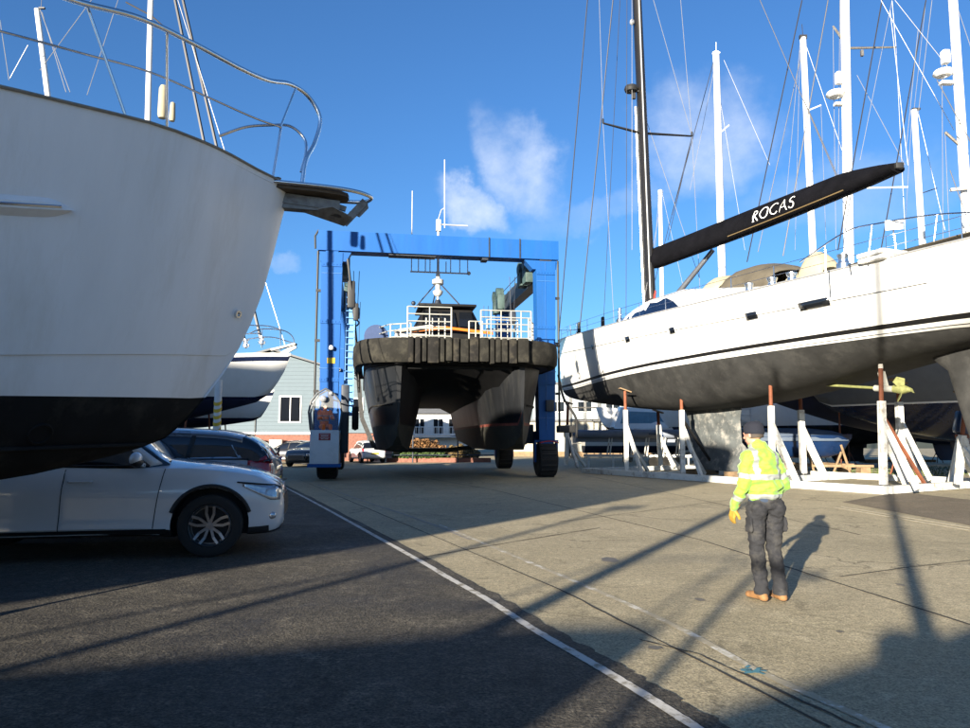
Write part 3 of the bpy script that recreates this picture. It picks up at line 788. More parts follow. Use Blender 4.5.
    for s in (-1, 1):
        def gp(x, z, off=.008):
            for q_ in range(40):
                h = gb.ray_cast(V((x, s*3, z)), V((0, -s, 0)))
                if h[0] is not None and h[0].y*s > 0: return h[0] + V((0, s*off, 0))
                x += .02 if x < -2 else -.02; z -= .008
            return V((x, s*W*.8, z))
        def pillar(name, a, b, w, m_, n_=8):
            P = MB(); r_ = []
            for k in range(n_+1):
                x = lerp(a[0], b[0], k/n_); z = lerp(a[1], b[1], k/n_)
                d = V((b[0]-a[0], 0, b[1]-a[1])).normalized(); nn = V((-d.z, 0, d.x))
                ww = lerp(w, w*.8, k/n_)
                r_.append([gp(x - nn.x*ww/2, z - nn.z*ww/2), gp(x + nn.x*ww/2, z + nn.z*ww/2)])
            P.grid(r_); o_ = part(name, P, m_, root); sm = o_.modifiers.new('thick', 'SOLIDIFY'); sm.thickness = .012
        a0 = (roof_pts[0][0]-.10, sh-.02); a1 = (roof_pts[1][0]-.03, roof_pts[1][1]-.04)
        pillar('front_pillar', a0, a1, .09, paint)
        # cant rail
        pts = [(roof_pts[1][0]-.02, rt(roof_pts[1][0]-.02)-.045)] + [(x, rt(x)-.055) for x in [lerp(roof_pts[1][0]-.1, roof_pts[-3][0], k/10) for k in range(11)]]
        P = MB(); P.tube([gp(x, z) for x, z in pts], .032, 6); part('roof_rail', P, paint, root)
        P = MB(); P.grid([[gp(x, z-.05, .006), gp(x, z-.01, .010), gp(x, z+.02, .012)] for x, z in pts]); o_ = part('roof_side', P, paint, root); sm = o_.modifiers.new('t', 'SOLIDIFY'); sm.thickness = .008
        bx = -1.52 if style != 'hatch' else -1.45
        pillar('door_pillar', (bx, sh), (bx-.10, rt(bx)-.06), .10, PLASTIC)
        bx = -2.55 if style != 'hatch' else -2.3
        pillar('door_pillar', (bx, sh+.02), (bx-.06, rt(bx)-.06), .07, PLASTIC)
        pillar('rear_pillar', (xr+.30, sh+.02), (roof_pts[-3][0]+.02, H-.15), .34, paint, 12)
        if style == 'hatch': pass
        # belt trim
        P = MB(); P.tube([side_pt(x, sh-.02, .0, s) if False else V((x, s*(W*.93+.006), sh-.0 + .00*x)) for x in [lerp(-.72, xr+.35, k/12) for k in range(13)]], .012, 6); part('belt_trim', P, PLASTIC, root)
        # seams
        if detail:
            P = MB(); zt = sh-.04
            def seam(pts_): P.tube([side_pt(x, z, .0015, s) for x, z in pts_], .005, 5)
            def vs(x0, x1, z0, z1, n_=14): return [(lerp(x0, x1, (k/n_)**1.5), lerp(z0, z1, k/n_)) for k in range(n_+1)]
            seam(vs(-.60, -.50, .30, zt)); seam(vs(-1.56, -1.52, .30, zt)); seam(vs(-2.22, -2.62, .62, zt))
            seam([(lerp(-.60, -2.2, k/20), .30) for k in range(21)])
            part('door_seam', P, mat('seam_shadow_gap', (.02, .022, .025), .8), root)
            for hx in (-1.36, -2.36):
                P = MB(); a = side_pt(hx-.10, sh-.17, .03, s); b = side_pt(hx+.10, sh-.17, .03, s)
                P.tube([side_pt(hx-.12, sh-.17, .0, s), a, b, side_pt(hx+.12, sh-.17, .0, s)], .013, 6); part('door_handle', P, paint, root)
            P = MB(); c = V((-.78, s*(W+.09), sh+.07)); P.ball(c, (.07, .115, .085), sub=3); P.beam(V((-.74, s*W*.9, sh)), c - V((0, 0, .03)), .05, .04)
            part('wing_mirror', P, paint, root)
            P = MB(); P.ball(V((-.775, s*(W+.085), sh+.045)), (.072, .112, .06), sub=3); part('mirror_shroud', P, PLASTIC, root)
            # side sill
            P = MB(); P.grid([[side_pt(x, .275, .012, s), side_pt(x, .335, .010, s)] for x in [lerp(-.46, -wb+.46, k/20) for k in range(21)]]); o_ = part('sill_trim', P, PLASTIC, root)
            # arch lip
            for ax in (0, -wb):
                P = MB(); P.tube([side_pt(ax + (R+.085)*math.cos(a), R+.01 + (R+.085)*math.sin(a), .004, s) for a in [lerp(.30, PI-.34, k/24) for k in range(25)]], .022, 6)
                part('wheel_arch_trim', P, PLASTIC, root)
        # headlight / tail light patches
        def patch(name, uv, m_, end=1, nn=8):
            # polygon between an upper and a lower line from the side inward around the corner
            P = MB(); r_ = []
            for k in range(nn+1):
                t = k/nn; r2 = []
                for j in range(5):
                    x, z = uv(t, j/4); h = side_pt(x, z, .006, s); r2.append(h)
                r_.append(r2)
            P.grid(r_); o_ = part(name, P, m_, root); sm = o_.modifiers.new('thick', 'SOLIDIFY'); sm.thickness = .01; sm.offset = 1; return o_
        if style == 'wagon':
            P = MB(); P.grid([[gp(lerp(xr+.20, xr+.05, t), sh - .05 + j*lerp(.05, .14, t), .012) for j in (0, .5, 1)] for t in [k/6 for k in range(7)]]); o_ = part('tail_light', P, REDL, root); sm = o_.modifiers.new('t', 'SOLIDIFY'); sm.thickness = .02; sm.offset = 0
        patch('headlight', lambda t, j: (lerp(Lf-.46, Lf-.05, t), lerp(lerp(hood-.22, hood-.27, t), lerp(hood-.25, hood-.42, min(1, t*1.3)), j)), LENS)
        if style == 'suv':
            P = MB(); P.tube([side_pt(lerp(Lf-.52, Lf-.04, k/8), lerp(hood-.20, hood-.255, k/8), .010, s) for k in range(9)], .010, 6); part('headlight_trim', P, PLASTIC, root)
            P = MB(); q = side_pt(Lf-.13, .44, .0, s); P.ball(q, (.05, .025, .045), sub=2); part('fog_lamp', P, LENS, root)
        patch('tail_light', lambda t, j: (lerp(xr+.36, xr+.03, t), lerp(lerp(sh-.02, sh+.0, t), lerp(sh-.08, sh-.27, t), j)), REDL)
    # front / rear furniture
    P = MB(); P.grid([[front_pt(y, z, .006) for z in (.42, .5, .58, .66)] for y in [lerp(-.48, .48, k/10) for k in range(11)]]); part('grille', P, PLASTIC, root)
    P = MB(); P.box(V((xr-.005, 0, sh-.33)), (.02, .52, .11)); part('number_plate', P, mat('plate_yellow', (.55, .42, .05), .5), root)
    # bonnet seam / wipers
    P = MB(); P.tube([V((-.50, y, hood+.035)) for y in (-.6, -.3, 0, .3)], .012, 5); part('wiper', P, PLASTIC, root)
    for ax in (0, -wb):
        for s in (-1, 1):
            t_, r_ = MB(), MB(); wheel(t_, r_, (ax, s*(W-.125), R), R, .225, s)
            w_ = part('wheel', t_, mat('tyre_rubber', (.018, .018, .018), .85, var=.2), root)
            part('rim', r_, mat('alloy_rim', (.30, .30, .31), .3, .8, var=.2), w_)
    return root

suv = thing('parked_car', 'white sport utility car under the motor yacht bow, nose to the right, alloy wheels', 'car', (0, 0, 0), 0)
make_car(suv, CARW, 'suv')
sc = 1.13; suv.scale = (sc,)*3
wp = gr(208, 558); sa = math.radians(13.0); suv.rotation_euler.z = sa
suv.location = (wp.x - math.sin(sa)*.88*sc, wp.y + math.cos(sa)*.88*sc, 0)
wag = thing('parked_car', 'silver blue estate car behind the white one, tail light to the right', 'car', (0, 0, 0), 0)
make_car(wag, CARS, 'wagon', True)
wag.scale = (1.16,)*3; wa = math.radians(11); wag.rotation_euler.z = PI + wa
# tail at px 270, roof y 432
wc = at(268, 470, 11.7); wag.location = (wc.x - math.cos(wa)*4.2 - math.sin(wa)*1.0, 11.7 - math.sin(wa)*4.2 + math.cos(wa)*1.0, 0)

# ================================================================== GENERIC SAILING YACHT
def sailing_yacht(name, label, bow, heading, L, keel_z, wl, fb, beam, cols, mast_s=None, mast_top=None, cabin=True, fin=True, stands=True, group='laid up sailing yachts', stripe=None, mast_m=None, mr=.085):
    """bow: ground point under the bow tip; heading: unit vector from bow to stern"""
    d = V((heading[0], heading[1], 0)).normalized(); n = V((d.y, -d.x, 0)); b0 = V((bow[0], bow[1], 0))
    fr = lambda s, b, z: b0 + d*s + n*b + V((0, 0, z))
    zs = table([(0, wl+fb*1.18), (L*.3, wl+fb*1.0), (L*.7, wl+fb*.9), (L, wl+fb*.98)])
    bs = table([(0, .03), (L*.05, beam*.13), (L*.2, beam*.33), (L*.45, beam*.49), (L*.7, beam*.47), (L, beam*.33)])
    zk = table([(0, wl+fb*1.12), (L*.02, wl+fb*.6), (L*.065, wl), (L*.12, wl-.25*(wl-keel_z)), (L*.3, wl-.8*(wl-keel_z)), (L*.5, keel_z), (L*.75, wl-.7*(wl-keel_z)), (L, wl+.12)])
    ex = table([(0, .9), (L*.15, .6), (L*.4, .36), (L, .32)])
    root = thing(name, label, 'sailing yacht', tuple(fr(L*.5, 0, 0)), 0, group)
    mb = MB(); ss = [L*t for t in (0, .006, .015, .03, .05, .08, .12, .17, .23, .3, .38, .46, .55, .64, .73, .82, .9, .96, 1)]
    bands = [(lambda s: wl - .0, 9, 1), (lambda s: wl+.07, 1, 2), (lambda s: zs(s)-.22 if stripe else zs(s)-.05, 6, 0), (lambda s: zs(s)-.10 if stripe else zs(s)-.03, 1, 2 if stripe else 0), (None, 1, 0)]
    hull(mb, fr, ss, zs, bs, zk, ex, bands, deck=3)
    part('hull', mb, [cols[0], cols[1], cols[2], WHITE], root, world=True)
    if cabin:
        mb = MB(); rows = []
        for t, h, w in ((.28, .02, .3), (.31, .22, .45), (.4, .40, .6), (.6, .5, .62), (.66, .48, .6), (.67, .02, .58)):
            z = zs(L*t); B = bs(L*t)*w
            rows.append([fr(L*t, -B*1.1, z-.02), fr(L*t, -B, z+h*.8), fr(L*t, 0, z+h), fr(L*t, B, z+h*.8), fr(L*t, B*1.1, z-.02)])
        mb.grid(rows); part('coachroof', mb, WHITE, root, world=True)
    if fin:
        mb = MB(); a, b_ = L*.40, L*.56
        for k, (z, x0, x1, th) in enumerate(((keel_z+.25, a, b_, .09), (keel_z-.6, a+.25, b_-.05, .08), (.25, a+.5, b_+.05, .13))):
            pass
        rws = []
        for z, x0, x1, th in ((keel_z+.25, a, b_, .12), (max(.6, keel_z-.7), a+.2, b_-.05, .09), (.22, a+.45, b_+.05, .16)):
            rws.append([fr(lerp(x0, x1, t), th*math.sin(PI*t)**.6*sgn, z) for t, sgn in ((0, 1), (.15, 1), (.4, 1), (.75, 1), (1, 0), (.75, -1), (.4, -1), (.15, -1))])
        mb.grid(rws, wrap=True); mb.add(rws[-1], [tuple(range(8))]); part('keel', mb, cols[1], root, world=True)
        mb = MB(); rws = []
        for z, x0, x1 in ((wl-.1, L*.90, L*.96), (keel_z-.2, L*.91, L*.95)): rws.append([fr(x0, .04, z), fr(x1, .01, z), fr(x1, -.01, z), fr(x0, -.04, z)])
        mb.grid(rws, wrap=True); part('rudder', mb, cols[1], root, world=True)
    if stands:
        for t in (.22, .48, .75):
            for sg in (-1, 1):
                s_ = L*t; zz = lerp(zk(s_), wl, .6); B = bs(s_)*((zz-zk(s_))/(zs(s_)-zk(s_)))**ex(s_)
                tp = fr(s_, sg*B, zz); q = fr(s_, sg*(B+.35), 0); mb = MB()
                for a in (0, 2.1, 4.2): mb.tube([q.lerp(tp, .45), q + V((.4*math.cos(a), .4*math.sin(a), .02))], .025, 6)
                mb.tube([q.lerp(tp, .3), tp], .03, 6); part('support_stand', mb, RUST, root, world=True)
    if mast_s is not None:
        mb = MB(); base = fr(mast_s, 0, zs(mast_s)+.2); mb.tube([base, V(mast_top)], [mr*1.05, mr*.85], 10)
        m_ = part('mast', mb, mast_m or MASTW, root, world=True)
        return root, fr, m_, zs, bs
    return root, fr, None, zs, bs
def wires(name, segs, r, m_, parent):
    for a, b in segs:
        mb = MB(); n_ = 5
        a = V(a); b = V(b); mb.tube([a.lerp(b, k/n_) for k in range(n_+1)], r, 5)
        part(name, mb, m_, parent, world=True)
def spreaders(parent, c, vec, w, m_=ALU, r=.03, sweep=V((0, 0, 0))):
    mb = MB(); c = V(c); vec = V(vec)
    mb.tube([c - vec*w + sweep, c, c + vec*w + sweep], r, 6); part('spreader', mb, m_, parent, world=True)

# yacht A: white hull, navy bottom, left of the travel lift
bowA = at(291, 352, 20)
hA = (-.985, .17)
ya, fra, mA, zsA, bsA = sailing_yacht('sailing_yacht', 'white sailing yacht with navy bottom, bow between motor yacht and clapboard building', (bowA.x, bowA.y), hA, 12.5, 1.85, 2.62, 1.10, 3.7,
    (WHITE, NAVYAF, NAVY), mast_s=4.6, mast_top=at(153, -90, 20.7), stripe=True, mr=.09)
bA = fra(.1, 0, zsA(.1))
wires('furled_headsail', [(at(262, 345, 20.05), at(183, 0, 20.6)), (at(246, 348, 20.15), at(175, 0, 20.6))], .045, WIRED, ya)
wires('stay', [(bA, at(150, -90, 20.7)), (at(40, 70, 21), at(150, -80, 20.8)), (at(87, 95, 20.8), at(118, 0, 20.8))], .010, WIREL, ya)
mb = MB()
for pts in ([(248, 334), (262, 329), (285, 331), (294, 340), (290, 350)], [(240, 340), (270, 337), (293, 343)], [(262, 329), (262, 348)], [(280, 330), (281, 350)], [(222, 333), (240, 334), (262, 333)], [(222, 322), (245, 325), (268, 326), (285, 331)]):
    mb.tube(smooth_path([at(x, y, 20.0) for x, y in pts], 5), .016, 6)
part('bow_rail', mb, STEEL, ya, world=True)
for px_, py_ in ((262, 340), (246, 343)):
    mb = MB(); c = at(px_, py_, 20.05); mb.lathe([(.05, -.12), (.1, -.1), (.1, -.04), (.05, -.02), (.05, .06), (.09, .08), (.09, .1), (0, .11)], Matrix.Translation(c), 12); part('furler_drum', mb, STEEL, ya, world=True)
mb = MB(); mb.beam(at(272, 350, 20), at(296, 344, 19.9), .16, .05); mb.beam(at(282, 354, 20), at(296, 346, 19.9), .05, .12); part('bow_roller', mb, GALV, ya, world=True)
mb = MB(); mb.tube([at(126, 2, 20.7), at(152, 16, 20.7), at(170, 32, 20.7)], .025, 6); part('spreader', mb, WIRED, ya, world=True)
mb = MB(); mb.lathe([(.1, 0), (.13, .1), (.12, .9), (.08, 1.0), (0, 1.02)], Matrix.Translation(at(162, 118, 20.3)), 12); mb.lathe([(.07, 0), (.09, .1), (.07, .55), (0, .6)], Matrix.Translation(at(172, 121, 20.3)), 10); part('sail_cover', mb, CREAM, ya, world=True)
mb = MB(); mb.tube([at(220, 380, 19.95), at(221, 300, 19.95)], .012, 6); mb.box(at(222, 337, 19.9), (.14, .1, .14), bev=.02); part('navigation_lamp', mb, PLASTIC, ya, world=True)

# yacht B behind A
bowB = at(274, 400, 27)
yb, frb, mB, zsB, bsB = sailing_yacht('sailing_yacht', 'small white yacht with dark waterline stripes, half hidden behind the navy bottomed yacht', (bowB.x, bowB.y), (-.98, .2), 10, 1.9, 2.25, .95, 3.2,
    (WHITE, NAVYAF, NAVY), mast_s=3.6, mast_top=at(33, 8, 28), stripe=True, mr=.075)
yb2, frb2, mB2, zsB2, bsB2 = sailing_yacht('sailing_yacht', 'sailing yacht hidden behind the motor yacht, only its short white mast above the deck edge', (-9.5, 23), (-.98, .2), 10, 1.2, 1.9, 1.1, 3.3,
    (WHITE, NAVYAF, NAVY), mast_s=3.8, mast_top=at(37, 9, 23.5), mr=.10)
# rebuild: tip B mast stays low
for o_ in children(yb):
    if o_.name.startswith('mast'): bpy.data.objects.remove(o_)
wires('stay', [(at(40, 9, 23.5), at(70, 92, 23.0)), (at(42, 12, 23.5), at(66, 92, 23.0)), (at(28, 45, 23), at(10, 78, 23)), (at(0, 20, 23), at(9, 80, 23))], .012, WIREL, yb2)
mb = MB(); mb.tube([at(41, 9, 23.5), at(42, -6, 23.5)], .01, 5); mb.box(at(42, 8, 23.5), (.2, .08, .05)); part('masthead_aerial', mb, WIRED, yb2, world=True)

# striped post
base = gr(218, 1, 0)
pz = at(218, 400, 15)
mb = MB(); mb.tube([V((pz.x, 15, 0)), V((pz.x, 15, 2.75))], .075, 12, mi=0)
for k in range(6):
    z0 = 1.55 + k*.14
    rws = [[V((pz.x + .081*math.cos(a), 15 + .081*math.sin(a), z0 + .05*math.sin(a*1) + dz)) for a in [2*PI*i/16 for i in range(16)]] for dz in (0, .07)]
    mb.grid(rws, wrap=True, mi=1)
single('marker_post', mb, [mat('post_white', (.72, .72, .70), .5), YTAPE], 'white post wrapped with yellow hazard tape behind the silver car', 'post')

# ================================================================== TRAVEL LIFT
lu = V((-120/F, 1, 0)).normalized(); lr = V((lu.y, -lu.x, 0))
LFp = V((-6.15, 28.4, 0)); WID = 8.76; LEN = 9.0
lift_rz = math.atan2(lr.y, lr.x)
lift = thing('travel_lift', 'tall blue gantry boat hoist straddling the black catamaran', 'boat hoist', tuple(LFp), lift_rz)
def box_leg(x, y, top_w, bot_w, z0, z1, dep):
    mb = MB(); mb.beam(V((x, y, z0)), V((x, y, z1)), bot_w, dep, up=V((0, 1, 0)), w1=top_w, h1=dep); return mb
for i, (x, y) in enumerate(((0, 0), (WID, 0), (0, LEN), (WID, LEN))):
    sg = 1 if x == 0 else -1
    lg = part('leg', box_leg(x, y, .84, .66, 1.5, 8.95, .62), LIFTB, lift, smooth=False)
    mb = MB()
    mb.beam(V((x+.03*sg, y-.325, 1.9)), V((x+.03*sg, y-.325, 8.9)), .02, .012)
    for z in (2.4, 4.3, 6.2, 8.1): mb.box(V((x, y, z)), (.78 if z > 4 else .72, .66, .03))
    part('leg_rib', mb, mat('lift_blue_edge', (.03, .14, .42), .5), lg, smooth=False)
    mb = MB(); mb.tube([V((x-.55*sg, y-.2, 1.8)), V((x-.55*sg, y-.2, 9.0))], .045, 8)
    for z in (3.4, 5.4, 7.4): mb.box(V((x-.5*sg, y-.2, z)), (.2, .1, .1))
    part('hose', mb, PLASTIC, lift)
    mb = MB(); mb.lathe([(0, -.08), (.09, -.08), (.11, 0), (.07, .08), (0, .09)], Matrix.Translation(V((x+.05*sg, y-.42, 5.1))), 12); part('lamp', mb, MASTW, lift)
for x in (0, WID):
    sg = 1 if x == 0 else -1
    for z in (8.45, 6.15, 3.85):
        pl = MB(); pl.box(V((x, -.335, z)), (.80 if z > 5 else .74, .03, .16))
        for k in range(6): pl.lathe([(.022, 0), (.022, .02), (0, .02)], Matrix.Translation(V((x-.32+.128*k, -.35, z))) @ Matrix.Rotation(PI/2, 4, 'X'), 6)
        part('bolted_flange', pl, LIFTB, lift, smooth=False)
    pl = MB(); pl.box(V((x-.1*sg, -.38, 2.9)), (.34, .14, .46), bev=.02); part('junction_box', pl, LIFTD, lift)
    pl = MB(); pl.box(V((x+.05*sg, -.33, 4.6)), (.30, .012, .22)); part('warning_plate', pl, YTAPE, lift, smooth=False)
# ladder on the left front leg
mb = MB()
for dx in (.58, .92): mb.beam(V((dx, -.02, 2.5)), V((dx, -.02, 7.4)), .05, .03)
for k in range(18): mb.tube([V((.58, -.04, 2.6+k*.27)), V((.92, -.04, 2.6+k*.27))], .018, 6)
mb.box(V((.75, .1, 4.9)), (.36, .03, 4.9))
part('ladder', mb, mat('ladder_blue', (.12, .30, .60), .5), lift)
# side beams
for x in (0, WID):
    mb = MB(); mb.beam(V((x, -.3, 8.65)), V((x, LEN+.3, 8.65)), .5, .75)
    sb = part('side_beam', mb, LIFTD if x else LIFTB, lift, smooth=False)
    mb = MB()
    for y, s_ in ((1.2, .5), (2.3, .4), (LEN-1.2, .5), (LEN-.2, .55)):
        mb.box(V((x - (.38 if x else -.38), y, 8.7)), (.45, .7, s_*1.6), bev=.05)
        mb.lathe([(.22, -.2), (.3, -.18), (.3, .18), (.22, .2)], Matrix.Translation(V((x-(.45 if x else -.45), y, 9.2))) @ Matrix.Rotation(PI/2, 4, 'Y'), 16)
    mb.tube([V((x-.3*(1 if x else -1), 0, 9.25)), V((x-.3*(1 if x else -1), LEN, 9.25))], .02, 5)
    for k in range(8): mb.tube([V((x, .8+k, 9.0)), V((x, .8+k, 9.35))], .03, 6)
    part('winch_gear', mb, mat('winch_green', (.05, .09, .085), .6, var=.4, vscale=5), lift)
# cross beam at the front only
mb = MB(); mb.beam(V((-.55, 0, 9.42)), V((WID+.55, 0, 9.42)), .7, .80)
cb = part('cross_beam', mb, LIFTB, lift, smooth=False)
mb = MB()
for x in (6.35, 7.65): mb.box(V((x, -.37, 9.42)), (.05, .03, .84))
for x in (3.2, 6.2): mb.box(V((x, 0, 8.985)), (.25 if x > 5 else 1.9, .5, .06 if x < 5 else .14))
part('beam_plate', mb, LIFTD, cb, smooth=False)
mb = MB(); mb.tube([V((-.6+k*(WID+1.2)/20, .1, 9.86 + .025*math.sin(k*1.7))) for k in range(21)], .028, 6); mb.tube([V((-.55, -.2, 9.86)), V((-.68, -.25, 9.6)), V((-.66, -.2, 9.1))], .04, 6)
part('cable', mb, ROPED, lift)
mb = MB(); mb.prism([V((WID-.9, -.28, 8.98)), V((WID+.5, -.28, 8.98)), V((WID+.44, -.28, 8.6)), V((WID-.55, -.28, 8.6))], V((0, .5, 0))); mb.prism([V((-.5, -.28, 8.98)), V((.75, -.28, 8.98)), V((.55, -.28, 8.6)), V((-.44, -.28, 8.6))], V((0, .5, 0)))
part('knee_bracket', mb, LIFTB, lift, smooth=False)
# bottom rails, wheels
for x in (0, WID):
    mb = MB(); mb.beam(V((x, -.2, 1.62)), V((x, LEN+.6, 1.62)), .55, .5); part('bottom_beam', mb, LIFTB, lift, smooth=False)
for x, y in ((0, 0), (WID, 0), (0, LEN), (WID, LEN)):
    t_, r_ = MB(), MB(); T = Matrix.Translation(V((x, y, .70))) @ Matrix.Rotation(PI/2, 4, 'Y')
    t_.lathe([(.3, -.36), (.55, -.40), (.66, -.36), (.70, -.24), (.70, .24), (.66, .36), (.55, .40), (.3, .36)], T, 36)
    for k in range(20):
        a = 2*PI*k/20; c = T @ V((.70*math.cos(a), .70*math.sin(a), 0)); t_.box(c, (.6, .08, .05), M=Matrix.Rotation(-a, 4, 'X') if False else Matrix.Rotation(PI/2-a, 4, 'X'))
    w_ = part('wheel', t_, mat('big_tyre', (.020, .020, .021), .85, var=.3, vscale=6), lift)
    r_.lathe([(.3, -.30), (.28, -.1), (.1, -.08), (.1, .08), (.28, .1), (.3, .30)], T, 24); part('rim', r_, mat('rim_grey', (.5, .5, .48), .5), w_)
    mb = MB(); mb.beam(V((x, y, 1.35)), V((x, y, 1.6)), .5, .5, up=V((0, 1, 0)))
    for sx in (-.46, .46): mb.beam(V((x+sx, y, .6)), V((x+sx, y, 1.5)), .07, .3, up=V((0, 1, 0)))
    mb.box(V((x, y, 1.46)), (1.0, .4, .08)); part('wheel_fork', mb, LIFTB, lift, smooth=False)
mb = MB(); mb.tube([V((WID-.40+.8*k/10, -.62 , 1.38 + .07*math.sin(PI*k/10))) for k in range(11)], .025, 6); part('hazard_strip', mb, SIGNR, lift)
mb = MB(); mb.box(V((WID-.75, 3, 1.9)), (.6, 3.2, 1.2), bev=.05); mb.box(V((WID-.6, 1.2, 1.75)), (.5, 1.2, .8), bev=.04); part('engine_housing', mb, LIFTD, lift)
mb = MB(); mb.tube(smooth_path([V((WID+.55, -.1, 4.2)), V((WID+.75, -.2, 3.2)), V((WID+1.25, -.2, 2.4)), V((WID+1.3, -.1, 1.6))], 6), .05, 8); mb.box(V((WID+.9, .1, 1.95)), (.7, .5, .3), bev=.05); part('hose', mb, PLASTIC, lift)
# operator cab on the left front corner
CX0 = -.05; CYc = -1.25
cabn = MB()
fr_ = [(-.55, 0), (.55, 0), (.62, 1.75), (.42, 2.35), (0, 2.62), (-.42, 2.35), (-.62, 1.75)]
# local cab outline as a tube frame front and back
for yy in (CYc-.45, CYc+.55):
    pts = [V((CX0+x, yy, .62+z)) for x, z in ((-.52, 1.25), (-.60, 1.9), (-.52, 2.30), (-.30, 2.60), (0, 2.78), (.30, 2.60), (.52, 2.30), (.60, 1.9), (.52, 1.25))]
    cabn.tube(pts, .035, 8)
for x, z in ((-.52, 1.25), (-.55, 2.25), (-.30, 2.60), (0, 2.78), (.30, 2.60), (.55, 2.25), (.52, 1.25)):
    cabn.tube([V((CX0+x, CYc-.45, .62+z)), V((CX0+x, CYc+.55, .62+z))], .03, 6)
cab = part('cab_frame', cabn, mat('cab_frame_paint', (.10, .11, .12), .5), lift)
mb = MB(); mb.box(V((CX0, CYc, 1.24)), (1.06, .94, 1.25), bev=.03); body = part('cab_panel', mb, mat('cab_white', (.70, .72, .73), .5, var=.05, dirt=(.3, .3, .28), dirt_amt=.4), cab)
mb = MB(); mb.box(V((CX0, CYc-.478, 1.62)), (.42, .012, .26)); sgn = part('warning_sign', mb, SIGNR, body, smooth=False)
mb = MB()
for k in range(4): mb.box(V((CX0, CYc-.487, 1.70-k*.055)), (.32-.05*(k % 2), .004, .016))
part('sign_lettering', mb, LETTER, sgn, smooth=False)
mb = MB(); mb.add([V((CX0+x, CYc-.44, .62+z)) for x, z in ((-.52, 1.25), (-.60, 1.9), (-.52, 2.30), (-.30, 2.60), (0, 2.78), (.30, 2.60), (.52, 2.30), (.60, 1.9), (.52, 1.25))], [tuple(range(9))])
m_glass = bpy.data.materials.new('scratched_clear_sheet'); m_glass.use_nodes = True
_b = m_glass.node_tree.nodes['Principled BSDF']; _b.inputs['Base Color'].default_value = (.75, .78, .8, 1); _b.inputs['Roughness'].default_value = .25; _b.inputs['Alpha'].default_value = .06; _b.inputs['Specular IOR Level'].default_value = .25
o_ = part('cab_window', mb, m_glass, cab, smooth=False); sm = o_.modifiers.new('t', 'SOLIDIFY'); sm.thickness = .006
mb = MB(); mb.box(V((CX0, CYc+.05, .56)), (1.2, 1.2, .12)); mb.box(V((CX0+.0, CYc+.75, 1.6)), (.9, .5, 2.2)); part('cab_floor', mb, LIFTB, cab, smooth=False)
mb = MB(); mb.box(V((CX0+.70, CYc+.3, 2.3)), (.30, .5, 2.6), bev=.06); part('control_cabinet', mb, LIFTD, cab)
mb = MB(); mb.ball(V((CX0-.08, CYc-.56, 3.02)), (.13, .07, .13), sub=2); mb.ball(V((CX0+.2, CYc-.5, 3.22)), (.08, .06, .08), sub=2); part('work_lamp', mb, MATS['clear_lens'], cab)
# hoist blocks and slings
def hook(x, y, z0, z1):
    mb = MB()
    for dx in (-.12, .12): mb.tube([V((x+dx, y, z1)), V((x+dx*.6, y, z0+.4))], .014, 5)
    mb.box(V((x, y, z0+.2)), (.32, .16, .5), bev=.06); mb.tube(smooth_path([V((x, y, z0-.05)), V((x+.14, y, z0-.2)), V((x+.03, y, z0-.34)), V((x-.12, y, z0-.24))], 5), .035, 6)
    part('hoist_block', mb, LIFTD, lift)
hook(WID-1.1, 1.3, 6.6, 8.6); hook(WID-1.1, LEN-.8, 4.9, 8.6); hook(.95, 1.3, 6.6, 8.6); hook(.95, LEN-.8, 4.9, 8.6)
mb = MB()
for y_ in (LEN-.8,):
    pts = [V((.95, y_, 6.3)), V((1.05, y_, 4.6)), V((1.25, y_, 2.6)), V((1.9, y_, 1.12)), V((3.2, y_, .98)), V((5.6, y_, .98)), V((6.9, y_, 1.12)), V((7.5, y_, 2.6)), V((7.62, y_, 6.3))]
    for k in range(len(pts)-1): mb.beam(pts[k], pts[k+1], .04, .22, up=V((0, 1, 0)) if False else V((0, 0, 1)))
part('sling', mb, ROPED, lift)
mb = MB(); mb.tube([V((.62, -.3, 8.7)), V((.72, -.3, 7.9)), V((.9, 0, 6.5)), V((1.1, .3, 4.6)), V((1.15, .4, 3.4))], .05, 8); mb.box(V((.78, -.1, 7.3)), (.3, .3, 1.1), bev=.06); mb.box(V((.98, -.1, 6.6)), (.2, .2, .7), bev=.05); part('hydraulic_hose', mb, PLASTIC, lift)

